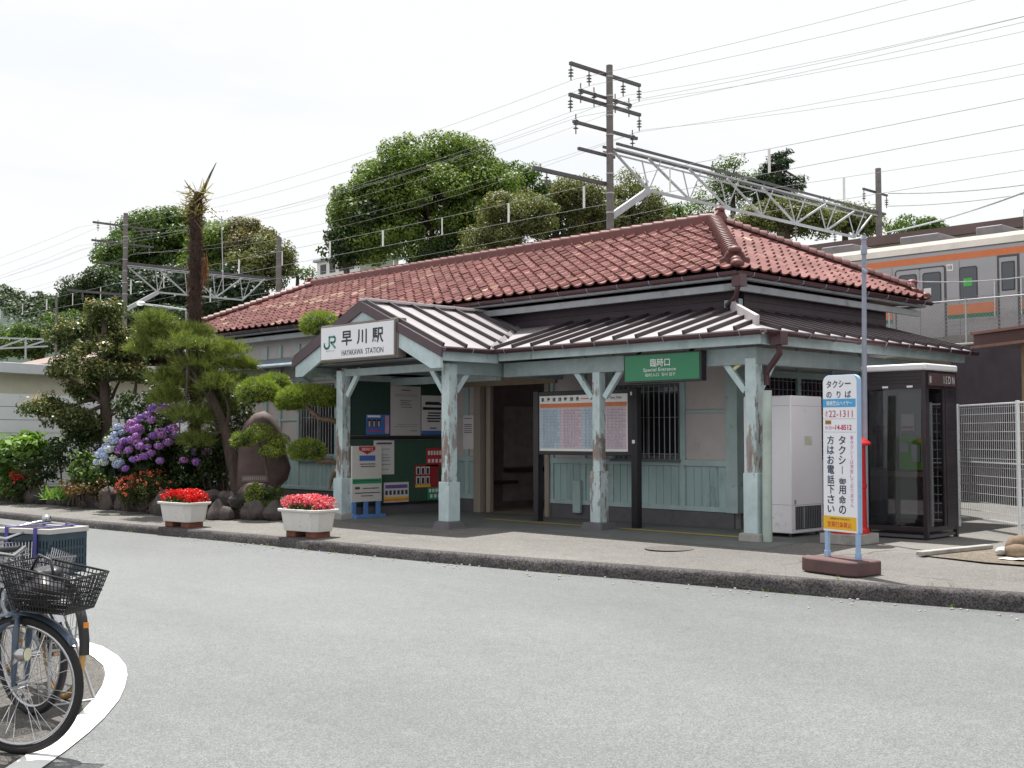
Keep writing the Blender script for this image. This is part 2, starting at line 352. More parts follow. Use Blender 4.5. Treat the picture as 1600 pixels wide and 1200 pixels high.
for i, (x, y) in enumerate(pts):
    j = [random.gauss(0, .005) for _ in range(4)]; z = zg(y)+.006
    V += [(x, y-.012+j[0], ZR-.02), (x, y+j[1], z-.035+j[3]), (x, y+.025+j[2]*.8, z+j[3]*.5), (x, y+.15, z)]
for i in range(len(pts)-1):
    for j in range(3): F.append((i*4+j, (i+1)*4+j, (i+1)*4+j+1, i*4+j+1))
kmb.add(V, F); struct(kmb.build('kerb', M_KERB, org=(0, 0, 0), sharp=60))
P = []
for x, y in pts:
    if -13 < x < 6 and random.random() < .2: P += [(x+random.gauss(0, .05), y-.02+random.gauss(0, .01), ZR)]*random.randint(2, 7)
    if 1 < x < 4.5 and random.random() < .12: P += [(x+random.gauss(0, .05), y+.17+abs(random.gauss(0, .03)), zg(y))]*5
P = np.array(P); P[:, :2] += rng.normal(size=(len(P), 2))*.015
o = quads_mesh(needles(P, rng.normal(size=(len(P), 3))*.5+np.array([0, 0, .8]), .05, .009), 'kerb_weeds', LF['lime']); tag(o, 'sparse weeds in the joint at the foot of the kerb', 'weeds', kind='stuff')
M_PEB = islandmat('grit', [(.2, .19, .18), (.45, .44, .42), (.3, .27, .23)], .8, .1)
m = MB()
for i in range(170):
    x = random.uniform(-8, 6); y = np.interp(x, [k[0] for k in KERB], [k[1] for k in KERB])-abs(random.gauss(.03, .25)); r = random.uniform(.006, .017); m.ell((x, y, ZR+r*.4), (r*1.2, r, r*.7), 6, 4)
tag(m.build('road_grit', M_PEB, org=(0, 0, ZR)), 'loose grit along the gutter of the road', 'grit', kind='stuff')
# painted bay line
M_LINE = mat('road_paint', (.8, .8, .79), .7, .04, 3, .06, (.4, .4, .38), 4, .2, 120)
LO = [(-1.2, -8.75), (-.5, -8.72), (-.13, -8.73), (.24, -8.74), (.68, -8.83), (1.04, -8.95), (1.35, -9.09), (1.7, -9.28), (2.0, -9.46), (2.35, -9.71), (2.6, -9.91), (2.86, -10.14), (3.04, -10.31), (3.6, -10.85)]
LI = [(-1.2, -8.91), (-.5, -8.88), (-.12, -8.885), (.22, -8.9), (.61, -8.975), (.94, -9.06), (1.22, -9.175), (1.54, -9.345), (1.85, -9.54), (2.18, -9.78), (2.43, -9.98), (2.71, -10.22), (2.9, -10.41), (3.47, -10.96)]
m = MB(); m.add([(x, y, ZR+.008) for x, y in LO]+[(x, y, ZR+.008) for x, y in LI], [(i, i+len(LO), i+1+len(LO), i+1) for i in range(len(LO)-1)])
tag(m.build('bay_line', M_LINE, org=(0, 0, ZR)), kind='structure')
m = MB()
for a_, b_ in ((-7.6, -4.4), (-4.4, .6)):
    for c_, d_ in ((-1.25 if a_ < -5 else -.75, 0.), (0., 1.349)): m.sheet([(a_, c_, zg(c_)+.003), (b_, c_, zg(c_)+.003), (b_, d_, zg(d_)+.003), (a_, d_, zg(d_)+.003)])
struct(m.build('porch_floor', mat('porch_concrete', (.125, .135, .13), .75, .14, 1.6, .2, (.085, .085, .08), 1.1, .15, 60), org=(0, 0, 0)))
m = MB(); m.sheet([(-5.3, .16, .0075), (.05, .16, .0075), (.05, .31, .0075), (-5.3, .31, .0075)])
struct(m.build('tactile_strip', mat('yellow_tactile', (.42, .31, .06), .7, .15, 5, .25, (.2, .16, .08)), org=(0, 0, 0)))
m = MB(); m.sheet([(x, y-.01, ZR+.004) for x, y in LI]+[(2.9, -12.2, ZR+.004), (-4, -12.2, ZR+.004), (-4, -8.9, ZR+.004)]); struct(m.build('bay_paving', asphalt('bay_asphalt', (.1, .095, .088), (.19, .18, .165), .12, True, 120), org=(0, 0, 0)))
m = MB(); m.lathe((-.33, -1.33, zg(-1.33)), [(.3, .004), (.3, .008), (.27, .010)], 28)
tag(m.build('manhole_cover', mat('rusty_iron', (.1, .085, .075), .6, .3, 25, bmp=.4)), 'dark round iron manhole cover in the sunny pavement', 'manhole cover')
m = MB(); m.sheet([(2.45, -.32, .005), (3.2, -.52, .005), (6, -.4, .005), (6, 1.6, .005), (2.65, 1.0, .005), (2.5, .5, .005)])
tag(struct(m.build('sandy_soil', asphalt('sand_soil', (.17, .14, .105), (.27, .23, .18), .15, False, 60), org=(0, 0, 0))))
m = MB(); m.bar((2.4, -.38, .03), (2.58, .98, .03), .1, .05); struct(m.build('edging_strip', CONC, bev=.01))
# railway embankment, hill
EMB = mat('embankment_earth', (.12, .11, .08), .9, .3, 1.2, bmp=.5)
m = MB(); m.box(-140, 40, 10.6, 31.5, -.3, 3.0); struct(m.build('railway_embankment', EMB))
V = []; F = []; nx, ny = 60, 24
for j in range(ny):
    for i in range(nx):
        x = -260+i*6; y = 31+j*9
        h = 2.9+(1-math.exp(-(y-31)/34))*(9+3*math.sin(x*.05)+2*math.sin(x*.021+1))*(1 if x < -15 else max(.35, 1-(x+15)/40))
        V.append((x, y, h+.5*math.sin(x*.3+y*.2)))
for j in range(ny-1):
    for i in range(nx-1): a = j*nx+i; F.append((a, a+1, a+nx+1, a+nx))
m = MB(); m.add(V, F); struct(m.build('hillside', mat('hill_scrub', (.045, .065, .025), .9, .4, .4), org=(0, 0, 0), sharp=180))

# ================================================================== station building
B = thing('station_building', 'old teal and cream wooden station with red tiled hip roof and covered porch', 'station building', (-9, 1.35, 0))
YW, XW = 1.35, -1.17            # front wall, right wall
XL = -16.6
def part(mb, name, m, bev=0., parent=None, **k): return mb.build(name, m, parent or B, bev=bev, **k)
# --- wall core with openings
m = MB(); T = .14
for a, b, z0, z1 in ((XL, -12.2, 0, 3.5), (-12.2, -10.95, 0, .86), (-12.2, -10.95, 2.42, 3.5), (-10.95, -6.6, 0, 3.5), (-6.6, -4.95, 2.25, 3.5), (-4.95, -3.5, 0, 3.5), (-3.5, -2.22, 0, .98), (-3.5, -2.22, 2.12, 3.5), (-2.22, XW-.08, 0, 3.5)):
    m.box(a, b, YW, YW+T, z0, z1)
for a, b, z0, z1 in ((YW, 1.9, 0, 3.5), (1.9, 4.9, 0, .9), (1.9, 4.9, 2.2, 3.5), (4.9, 5.75, 0, 3.5)): m.box(XW-.08-T, XW-.08, a+.14, b+(.14 if b < 5 else 0), z0, z1)
m.box(XL, XL+T, YW+T, 5.6, 0, 3.5)
for a, b, z0, z1 in ((XL+T, -7.4, 0, 3.5), (-7.4, -6.2, 2.5, 3.5), (-6.2, XW-.08-T, 0, 3.5)): m.box(a, b, 5.46, 5.6, z0, z1)
part(m, 'wall', PLASTER)
# --- interior
m = MB(); m.box(-10, -1.5, YW+T, 5.46, 2.75, 2.85); part(m, 'ceiling', DARK)
m = MB(); m.sheet([(-10, YW, .008), (-1.4, YW, .008), (-1.4, 5.4, .008), (-10, 5.4, .008)]); part(m, 'floor', mat('waiting_floor', (.3, .26, .2), .7, .2, 2))
m = MB(); m.box(-7.6, -7.5, YW+T, 5.4, 0, 2.75); m.box(-4.6, -4.5, 3.4, 5.4, 0, 2.75); m.box(-6.5, -4.6, 4.6, 4.66, 0, 2.75); part(m, 'partition', DARK)
m = MB(); m.box(-7.4, -4.7, 4.15, 4.6, .95, 1.0); m.box(-7.35, -5.9, 4.3, 4.6, 0, .95); m.box(-6.0, -4.7, 4.05, 4.6, 1.08, 1.14); part(m, 'ticket_counter', mat('counter_wood', (.1, .075, .06), .5))
m = MB(); m.box(-7.498, -7.3, 2.75, 4.4, .66, .72); m.box(-7.498, -7.25, 1.9, 2.9, .44, .5); part(m, 'wall_shelf', mat('counter_wood2', (.06, .045, .04), .5))
m = MB(); m.box(-7.4995, -7.47, 2.72, 4.4, .1, .64); m.box(-7.4995, -7.47, 2.74, 4.4, .75, 1.9); part(m, 'side_panel', mat('pale_partition', (.42, .36, .35), .7))
m = MB(); m.box(-5.9, -4.75, 4.56, 4.59, .15, 1.0); m.box(-5.8, -4.8, 4.56, 4.59, 1.3, 2.1); part(m, 'ticket_window', mat('pale_partition', (.42, .36, .35), .7))
# --- skirting, dado boards, rails, studs
sk = MB(); tr = MB()
def dado(x0, x1, y=YW, z0=.26, z1=.88):
    n = max(1, round((x1-x0)/.145)); w = (x1-x0)/n; da = MB()
    for i in range(n): da.box(x0+i*w+.003, x0+(i+1)*w-.003, y-.022, y-.001, z0, z1)
    part(da, 'dado_boards', TEALB, .003)
for a, b in ((XL, -6.6), (-4.95, XW-.08)):
    sk.box(a, b, YW-.03, YW-.001, 0, .23); dado(a, b)
    tr.box(a, b, YW-.05, YW-.001, .23, .3); tr.box(a, b, YW-.05, YW-.001, .885, .975)
studs = [-16.5, -15.5, -14.5, -13.5, -12.95, -12.25, -10.9, -9.9, -8.9, -7.9, -6.95, -4.86, -4.15, -3.56, -2.16]
for x in studs: tr.box(x-.045, x+.045, YW-.042, YW-.001, .3, 3.28)
for a, b in ((XL, -12.25), (-10.9, -6.7), (-4.8, -3.6), (-2.1, -1.3)): tr.box(a, b, YW-.03, YW-.001, 1.66, 1.71)
tr.box(XL, -6.6, YW-.04, YW-.001, 2.48, 2.56); tr.box(-4.9, -1.3, YW-.04, YW-.001, 2.48, 2.56)
tr.box(XW-.2, XW, YW-.058, YW+.12, .225, 3.3)          # corner post
tr.box(-6.95, -6.62, YW-.03, YW-.001, 2.3, 2.42)
for y in (2.0, 3.0, 4.0, 4.9): tr.box(XW-.085, XW-.04, y-.05, y+.05, .3, 3.0)
tr.box(XW-.085, XW-.03, YW+.13, 5.6, .85, .95); tr.box(XW-.085, XW-.03, YW+.13, 5.6, 2.2, 2.3)
sk.box(XW-.083, XW-.02, YW+.13, 5.6, 0, .25)
part(sk, 'skirting', DCONC); part(tr, 'timber_frame', TEAL, .004)
m = MB(); m.box(-7.05, -4.75, YW-.06, YW-.002, 2.2, 2.44); part(m, 'door_lintel', mat('tan_lintel', (.3, .23, .16), .6, .15), .005)
for q in ((-6.72, -6.55, YW-.08), (-6.5, -6.4, YW+.02), (-4.98, -4.88, YW-.08)): m = MB(); m.box(q[0], q[1], q[2], YW+.1, 0, 2.2); part(m, 'door_post', mat('door_frame_wood', (.3, .25, .21), .5, .15, 9, stretch=(1, 1, .1)), .004)
m = MB(); m.box(-4.32, -4.16, YW-.11, YW-.055, .1, .62); part(m, 'meter_box', TEAL, .005)
# --- windows with grilles
def window(x0, x1, z0, z1, y, dark=True):
    f = MB(); t = .05
    f.box(x0, x1, y+.0, y+.07, z0, z0+t); f.box(x0, x1, y, y+.07, z1-t, z1); f.box(x0, x0+t, y, y+.07, z0+t, z1-t); f.box(x1-t, x1, y, y+.07, z0+t, z1-t)
    f.box((x0+x1)/2-.02, (x0+x1)/2+.02, y+.01, y+.06, z0+t, z1-t); f.box(x0-.04, x1+.04, y-.1, y-.002, z0-.045, z0-.005)
    w = part(f, 'window', mat('window_frame_wood', (.12, .14, .15), .5))
    p = MB(); p.box(x0+t, x1-t, y+.035, y+.04, z0+t, z1-t); p.build('pane', DGLASS, w)
    g = MB()
    for i in range(13): x = x0+.04+(x1-x0-.08)*i/12; g.tube([(x, y-.08, z0-.02), (x, y-.08, z1-.03)], .0075, 6)
    for z in (z0+.08, (z0*.45+z1*.55), z1-.12): g.bar((x0, y-.08, z), (x1, y-.08, z), .022, .006)
    g.build('grille', mat('grille_paint', (.42, .41, .42), .5), w)
window(-3.5, -2.22, .98, 2.12, YW); window(-12.2, -10.95, .86, 2.42, YW)
w = MB()
for y in (1.95, 2.95, 3.95): w.box(XW-.2, XW-.12, y+.06, y+.94, .95, 2.2)
w = part(w, 'side_window', DGLASS); g = MB()
for i in range(26): g.bar((XW-.06, 2.0+i*.115, .95), (XW-.06, 2.0+i*.115, 2.2), .012, .012)
for z in np.linspace(1.0, 2.15, 10): g.bar((XW-.055, 2.0, z), (XW-.055, 4.9, z), .01, .012)
g.build('lattice', mat('lattice_paint', (.2, .17, .2), .6), w)
# --- main tiled roof
EX0, EX1, EY0, EY1, EZ = -17.6, -.9, .95, 6.6, 3.68
YM = (EY0+EY1)/2; HR = YM-EY0; RZ = 4.97; RX0, RX1 = EX0+2.3, EX1-2.45
slab = MB(); d = .07
A = [(EX0, EY0, EZ-d), (EX1, EY0, EZ-d), (EX1, EY1, EZ-d), (EX0, EY1, EZ-d)]; r0, r1 = (RX0, YM, RZ-d), (RX1, YM, RZ-d)
slab.add(A+[r0, r1], [(0, 1, 5, 4), (1, 2, 5), (2, 3, 4, 5), (3, 0, 4), (0, 3, 2, 1)]); part(slab, 'roof_deck', mat('roof_deck_wood', (.1, .06, .05), .8))
TILE = islandmat('clay_tile', [(.195, .071, .064), (.25, .102, .095), (.29, .13, .12), (.22, .086, .08), (.27, .117, .11), (.32, .157, .141)], .72, .3, 1.3, .12, .22, stretch=(.5, 2.5, 2.5))
RIDGE = islandmat('ridge_tile', [(.12, .04, .037), (.175, .062, .057), (.145, .05, .046)], .55, .2, 4, .15)
TILE2 = islandmat('newer_clay_tile', [(.3, .16, .11), (.38, .23, .165), (.33, .19, .14)], .6, .2, 2, .1, .35)
def tile_slope(name, a, b, apex0, apex1, m=TILE, tw=.255, ex=.215):
    a, b, p0, p1 = map(Vector, (a, b, apex0, apex1)); u = (b-a).normalized(); Ln = (b-a).length
    sv = p0-a; k0 = sv.dot(u); sv = sv-u*k0; Sl = sv.length; sv = sv.normalized(); n = u.cross(sv).normalized(); k1 = Ln-(p1-a).dot(u)
    nc = round(Ln/tw); tw = Ln/nc; nr = math.ceil(Sl/ex); prof = []
    for q in range(9):
        t = q/8; h = -.02*math.sin(math.pi*t/.66) if t < .66 else .04*math.sin(math.pi*(t-.66)/.34)
        prof.append((t, h+.012))
    mb = MB()
    for r in range(nr):
        v0 = r*ex-.03; v1 = min(v0+ex+.05, Sl)
        for c in range(nc):
            mid = (c+.5)*tw; l0 = k0*max(v0, 0)/Sl; l1 = Ln-k1*max(v0, 0)/Sl
            if mid < l0-.1 or mid > l1+.1: continue
            jz = random.gauss(0, .004); V = []
            for lv, (vv, off) in enumerate(((v0, -.03), (v0, .034+jz), (v1, .006+jz))):
                lo, hi = k0*max(vv, 0)/Sl, Ln-k1*max(vv, 0)/Sl
                for t, h in prof:
                    uu = min(max((c+t*1.08)*tw, lo), hi); hh = h+off if lv else h+.010
                    V.append(a+u*uu+sv*vv+n*hh)
            F = [(i, i+1, i+10, i+9) for i in range(8)]+[(i, i+1, i+10, i+9) for i in range(9, 17)]
            xw = (a+u*mid).x; new = name == 'tile_roof' and a.y < 2 and -15.6 < xw < -11.2 and abs(r-(7.2+(xw+12.8)*.35)) < 1.3 and random.random() < .6
            mb.add(V, F, 1 if new or random.random() < .012 else 0)
    return part(mb, name, [m, TILE2], sharp=50)
e = lambda x, y, z: (x, y, z)
tile_slope('tile_roof', (EX0, EY0, EZ), (EX1, EY0, EZ), (RX0, YM, RZ), (RX1, YM, RZ))
tile_slope('tile_roof', (EX1, EY0, EZ), (EX1, EY1, EZ), (RX1, YM, RZ), (RX1, YM, RZ))
tile_slope('tile_roof', (EX1, EY1, EZ), (EX0, EY1, EZ), (RX1, YM, RZ), (RX0, YM, RZ))
tile_slope('tile_roof', (EX0, EY1, EZ), (EX0, EY0, EZ), (RX0, YM, RZ), (RX0, YM, RZ))
def ridge(p, q, wid=.13, hgt=.16, step=.235, ornament=True, cap=.085):
    p = Vector(p); q = Vector(q); d = (q-p); Ln = d.length; d.normalize(); side = d.cross(Vector((0, 0, 1))).normalized(); up = side.cross(d); mb = MB()
    mb.bar(p+up*(hgt/2-.04), q+up*(hgt/2-.04), wid*2.1, hgt+.06, up=side.cross(d) if False else side); mb.bar(p+up*(hgt*.62), q+up*(hgt*.62), wid*2.6, .022, up=side); mb.bar(p+up*(hgt*.3), q+up*(hgt*.3), wid*2.9, .022, up=side)
    k = int(Ln/step)
    for i in range(k):
        a = p+d*(i*Ln/k); b = p+d*((i+1)*Ln/k+.02); c0 = up*(hgt-.01); V = []
        for o, r in ((a-d*.012, cap*1.16), (a, cap*1.24), (a+d*.05, cap*1.14), (b, cap*.84)):
            for j in range(9): t = math.pi*j/8; V.append(o+c0+side*math.cos(t)*r+up*math.sin(t)*r*.85)
        F = [(l*9+j, l*9+j+1, l*9+j+10, l*9+j+9) for l in range(3) for j in range(8)]; F += [tuple(range(9)), tuple(reversed(range(27, 36)))]
        mb.add(V, F)
    o = part(mb, 'roof_ridge', RIDGE, sharp=45)
    return o
up = .02
rm = ridge((RX0, YM, RZ), (RX1, YM, RZ), .1, .13, .25, cap=.08)
for c, q in (((EX1, EY0, EZ), (RX1, YM, RZ)), ((EX1, EY1, EZ), (RX1, YM, RZ)), ((EX0, EY0, EZ), (RX0, YM, RZ)), ((EX0, EY1, EZ), (RX0, YM, RZ))):
    c = Vector(c); q = Vector(q); dd = (q-c).normalized(); o = ridge(c+dd*.34+Vector((0, 0, .0)), q, .085, .075, .15, cap=.115)
    e = MB(); c2 = c+dd*.3; hd = Vector((dd.x, dd.y, 0)).normalized(); sd = Vector((-hd.y, hd.x, 0))
    pts = [(-.2, -.06), (-.22, .03), (-.15, .06), (-.13, .12), (-.07, .17), (.07, .17), (.13, .12), (.15, .06), (.22, .03), (.2, -.06)]
    e.poly([c2+sd*x+Vector((0, 0, z+.03)) for x, z in pts], hd*.07); e.ell(c2+Vector((0, 0, .19)), (.1, .1, .06), 12, 8)
    e.ell(c+dd*.05+Vector((0, 0, .05)), (.09, .09, .06), 12, 8); e.ell(c+dd*.17+Vector((0, 0, .07)), (.075, .075, .06), 12, 8); e.build('ridge_end', RIDGE, o, bev=.012)
e = MB()
for x, s in ((RX1+.1, 1), (RX0-.1, -1)): e.poly([(x, YM+y, RZ+z) for y, z in ((-.18, .0), (-.2, .1), (-.13, .15), (-.08, .22), (.08, .22), (.13, .15), (.2, .1), (.18, 0))], (.07*s, 0, 0)); e.ell((x+.03*s, YM, RZ+.22), (.08, .1, .055), 12, 8)
e.build('ridge_end', RIDGE, rm, bev=.012)
# --- eaves: fascia, soffit, gutters
m = MB(); i = .07
for a, b in (((EX0+i, EY0+i), (EX1-i, EY0+i)), ((EX1-i, EY0+i), (EX1-i, EY1-i)), ((EX1-i, EY1-i), (EX0+i, EY1-i)), ((EX0+i, EY1-i), (EX0+i, EY0+i))): m.bar((*a, EZ-.13), (*b, EZ-.13), .12, .03, up=(0, 0, 1)) if a[1] == b[1] else m.bar((*a, EZ-.131), (*b, EZ-.131), .12, .03, up=(0, 0, 1))
part(m, 'fascia', FRIEZE)
fr = MB(); fr.box(EX0+.12, EX1-.1, EY0+.1, EY0+.16, 3.38, 3.48); fr.box(EX1-.16, EX1-.1, EY0+.16, EY1-.1, 3.381, 3.481); part(fr, 'frieze_board', FRIEZE, .004)
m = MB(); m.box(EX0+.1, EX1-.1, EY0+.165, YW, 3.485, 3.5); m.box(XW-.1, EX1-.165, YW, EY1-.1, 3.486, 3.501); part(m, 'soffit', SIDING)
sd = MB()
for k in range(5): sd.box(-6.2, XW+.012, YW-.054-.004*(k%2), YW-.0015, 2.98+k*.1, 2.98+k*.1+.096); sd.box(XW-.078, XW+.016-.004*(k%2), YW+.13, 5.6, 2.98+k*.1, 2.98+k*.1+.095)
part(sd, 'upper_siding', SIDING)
def gutter(p, q, r=.055, hang=.6, parent=None):
    p = Vector(p); q = Vector(q); d = (q-p); Ln = d.length; d.normalize(); s = d.cross(Vector((0, 0, 1))); mb = MB(); V = []
    for o in (p, q):
        for rr in (r, r-.006):
            for j in range(9): t = math.pi+math.pi*j/8; V.append(o+s*math.cos(t)*rr+Vector((0, 0, math.sin(t)*rr)))
    F = []
    for l in (0, 9): F += [(l+j, l+j+1, l+19+j, l+18+j) for j in range(8)]
    F += [(0, 18, 27, 9), (8, 17, 35, 26)]+[(j, j+9, j+10, j+1) for j in range(8)]+[(18+j, 19+j, 28+j, 27+j) for j in range(8)]
    mb.add(V, F); k = max(1, int(Ln/hang))
    for i_ in range(k): o = p+d*(Ln*(i_+.5)/k); mb.tube([o+s*math.cos(math.pi+math.pi*j/8)*(r+.005)+Vector((0, 0, math.sin(math.pi+math.pi*j/8)*(r+.005))) for j in range(9)], .006, 4, mi=1)
    return mb.build('gutter', [GUTTER, GREYM], parent or B)
gutter((EX0, EY0-.05, EZ-.06), (EX1+.05, EY0-.05, EZ-.06)); gutter((EX1+.05, EY0-.05, EZ-.061), (EX1+.05, EY1, EZ-.061))
# --- metal awning (front, right side) and gabled porch
AZ, AY, AX = 2.655, -.41, .41; SL = (3.165-AZ)/(YW-AY)
aw = MB(); th = (0, 0, -.035)
def zA(y): return AZ+SL*(y-AY)
HX = XW-.16
PX, PW, PZ, PY = -6.3, 1.91, 3.46, -1.47; PE = 2.65; PS = (PZ-PE)/PW
vy = YW; vx = PX+PW-(zA(YW)-PE)/PS      # valley top
front = [(PX+PW, AY, AZ), (AX, AY, AZ), (HX, YW, zA(YW)), (vx, YW, zA(YW))]
right = [(AX, AY, AZ), (AX, 5.4, AZ), (HX, 5.4, zA(YW)), (HX, YW, zA(YW))]
pr_ = [(PX, PY, PZ), (PX+PW, PY, PE), (PX+PW, AY, PE), (vx, YW, zA(YW)), (PX, YW, PZ)]
pl_ = [(PX-PW, PY, PE), (PX, PY, PZ), (PX, YW, PZ), (PX-PW, YW, PE)]
def panel_roof(name, poly, a, b, upv, spacing=.42, w=.036, h=.052):
    m = MB(); m.poly(poly, th); o = part(m, name, METALROOF)
    a = Vector(a); b = Vector(b); u = (b-a).normalized(); upv = Vector(upv).normalized(); n = u.cross(upv).normalized()
    if n.z < 0: n = -n
    P = [((Vector(p)-a).dot(u), (Vector(p)-a).dot(upv)) for p in poly]; s_ = MB(); Ln = (b-a).length; k = round(Ln/spacing)
    for i in range(k+1):
        x = min(max(i*Ln/k, .02), Ln-.02); ys = []
        for (x0, y0), (x1, y1) in zip(P, P[1:]+P[:1]):
            if (x0-x)*(x1-x) <= 0 and abs(x1-x0) > 1e-6: ys.append(y0+(y1-y0)*(x-x0)/(x1-x0))
        if len(ys) >= 2 and max(ys)-min(ys) > .1:
            y0, y1 = min(ys), max(ys); s_.bar(a+u*x+upv*(y0-.012)+n*h/2, a+u*x+upv*(y1-.02)+n*h/2, w, h, up=n.cross(upv).cross(upv))
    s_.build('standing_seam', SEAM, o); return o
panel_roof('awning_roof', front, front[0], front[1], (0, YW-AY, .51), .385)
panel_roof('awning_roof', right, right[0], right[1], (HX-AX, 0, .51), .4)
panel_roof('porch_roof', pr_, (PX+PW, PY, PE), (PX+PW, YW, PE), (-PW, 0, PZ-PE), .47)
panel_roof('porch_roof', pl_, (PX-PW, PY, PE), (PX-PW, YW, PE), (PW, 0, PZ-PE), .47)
m = MB(); h0 = Vector((AX, AY, AZ)); h1 = Vector((HX, YW, zA(YW))); m.bar(h0+(h1-h0)*.12+Vector((0, 0, .03)), h1+Vector((0, 0, .035)), .2, .05, up=(1, 1, 0)); part(m, 'ridge_flashing', mat('pale_flashing', (.5, .46, .47), .4, .08), .008); m = MB(); m.bar((PX, PY-.01, PZ+.03), (PX, YW-.05, PZ+.03), .16, .045); part(m, 'ridge_flashing', mat('pale_flashing', (.5, .46, .47), .4, .08), .008)
m = MB(); m.bar((PX+PW-.02, AY+.02, AZ+.012), (vx, YW, zA(YW)+.014), .14, .012, up=(1, -1, 0)); part(m, 'valley_flashing', METALROOF)
# porch verge boards, gable panel
m = MB()
for s in (-1, 1):
    m.poly([(PX, PY-.035, PZ-.005), (PX+s*(PW+.03), PY-.035, PE-.02), (PX+s*(PW+.03), PY-.035, PE-.17), (PX, PY-.035, PZ-.165)], (0, .03, 0))
part(m, 'verge_board', mat('maroon_verge', (.075, .045, .055), .45, .15), .003)
m = MB()
for s in (-1, 1): m.poly([(PX, PY, PZ-.14), (PX+s*(PW-.03), PY, PE-.14), (PX+s*(PW-.03), PY, PE-.32), (PX+s*(PW-.25), PY, PE-.32), (PX, PY, PZ-.36)], (0, .05, 0))
part(m, 'barge_board', PILL2, .004)
m = MB(); m.poly([(PX-.72, PY+.03, PZ-.5), (PX+.72, PY+.03, PZ-.5), (PX, PY+.03, PZ-.17)], (0, .03, 0)); part(m, 'gable_panel', TEAL)
# beams, posts
m = MB(); m.box(PX+PW-.0, .33, -.33, -.28, 2.47, 2.61); m.box(.27, .33, -.28, 5.3, 2.471, 2.611); part(m, 'eaves_beam', PILL2, .006); m = MB(); m.box(PX+PW-.09, PX+PW-.03, PY+.05, -.3, 2.44, 2.6); part(m, 'eaves_beam', PILL2, .006); m = MB(); m.box(PX-PW+.03, PX-PW+.09, PY+.05, YW, 2.4, 2.57); part(m, 'eaves_beam', PILL2, .006)
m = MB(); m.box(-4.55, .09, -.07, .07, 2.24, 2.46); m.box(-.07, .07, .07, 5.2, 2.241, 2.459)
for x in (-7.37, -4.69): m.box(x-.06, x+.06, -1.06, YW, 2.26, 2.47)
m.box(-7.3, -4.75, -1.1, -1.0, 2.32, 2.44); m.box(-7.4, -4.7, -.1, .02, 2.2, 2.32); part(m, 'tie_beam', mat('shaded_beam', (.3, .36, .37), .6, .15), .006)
m = MB(); m.poly([(PX+PW-.1, AY+.1, AZ-.06), (.3, AY+.1, AZ-.06), (HX+.1, YW, zA(YW)-.12), (vx, YW, zA(YW)-.12)], (0, 0, -.02)); m.poly([(.3, AY+.1, AZ-.061), (.3, 5.3, AZ-.061), (HX+.1, 5.3, zA(YW)-.121), (HX+.1, YW, zA(YW)-.121)], (0, 0, -.02))
m.box(-8.1, -4.5, PY+.1, YW, 2.5, 2.52); part(m, 'ceiling_boards', SOFFIT)
def post(x, y, s, ps, ph, top, base, braces, m0=PILL):
    zb = zg(y); p = MB(); p.box(x-s, x+s, y-s, y+s, zb+.1, top); o = part(p, 'pillar', m0, .008)
    q = MB(); q.box(x-ps, x+ps, y-ps, y+ps, zb+.09, ph); q.build('plinth_casing', PILL2 if s > .07 else PILL, o, bev=.008)
    q = MB(); q.frustum((x, y), base[0], base[0], base[1], base[1], zb-.02, zb+.1); q.build('footing', CONC if base[2] else DCONC, o, bev=.02)
    for dx, dy in braces:
        b = MB(); b.bar((x+dx*.12, y+dy*.12, top-.42), (x+dx*.48, y+dy*.48, top+.02), .085, .06, up=(dy, dx, 0)); b.build('brace', PILL2, o, bev=.005)
post(-7.37, -1.06, .085, .115, .64, 2.42, (.15, .14, 1), [(1, 0), (0, 1)])
post(-4.69, -1.06, .085, .115, .65, 2.42, (.2, .15, 0), [(-1, 0), (0, 1)])
post(-2.64, 0, .068, .095, .83, 2.3, (.2, .17, 0), [(-1, 0), (1, 0)])
post(0, 0, .08, .105, .86, 2.32, (.16, .15, 1), [(-1, 0), (0, 1)])
gutter((PX+PW+.02, AY-.06, AZ-.03), (AX+.04, AY-.06, AZ-.03)); gutter((AX+.06, AY-.06, AZ-.031), (AX+.06, 5.4, AZ-.031)); gutter((PX+PW+.05, PY, PE-.03), (PX+PW+.05, AY, PE-.03))
m = MB(); m.box(AX-.02, AX+.14, -.22, -.06, AZ-.2, AZ-.04); m.tube([(AX+.06, -.14, AZ-.2), (AX+.06, -.12, AZ-.3), (.14, .08, AZ-.52), (.13, .1, AZ-.68)], .04, 10); part(m, 'downpipe', GUTTER); m = MB(); m.box(EX1-.06, EX1+.09, EY0-.05, EY0+.1, EZ-.27, EZ-.1); m.tube([(EX1, EY0+.03, EZ-.25), (EX1-.1, 1.05, EZ-.4), (XW-.05, 1.15, EZ-.5)], .035, 10)
part(m, 'downpipe', GUTTER)
m = MB(); m.tube([(-.36, .02, 2.16), (-.12, -.02, 2.3)], .025, 8); part(m, 'fluorescent_lamp', mat('lamp_tube', (.8, .72, .4), .4, .05))
# --- left pent roof over the windows
m = MB(); m.poly([(-17.2, .72, 2.84), (-8.25, .72, 2.84), (-8.25, YW, 3.02), (-17.2, YW, 3.02)], (0, 0, -.03)); pr2 = part(m, 'pent_roof', mat('blue_grey_metal', (.2, .25, .3), .35, .12, 3))
m = MB(); m.tube([(-17.2, .67, 2.79), (-8.3, .67, 2.79)], .04, 8); m.build('gutter', mat('pale_blue_gutter', (.4, .48, .54), .3), pr2)
m = MB()
for x in np.arange(-16.9, -8.4, 1.02): m.bar((x, YW-.04, 2.45), (x, .8, 2.78), .05, .05); m.bar((x, YW-.04, 2.79), (x, .76, 2.79), .05, .05)
m.build('bracket', TEALB, pr2)

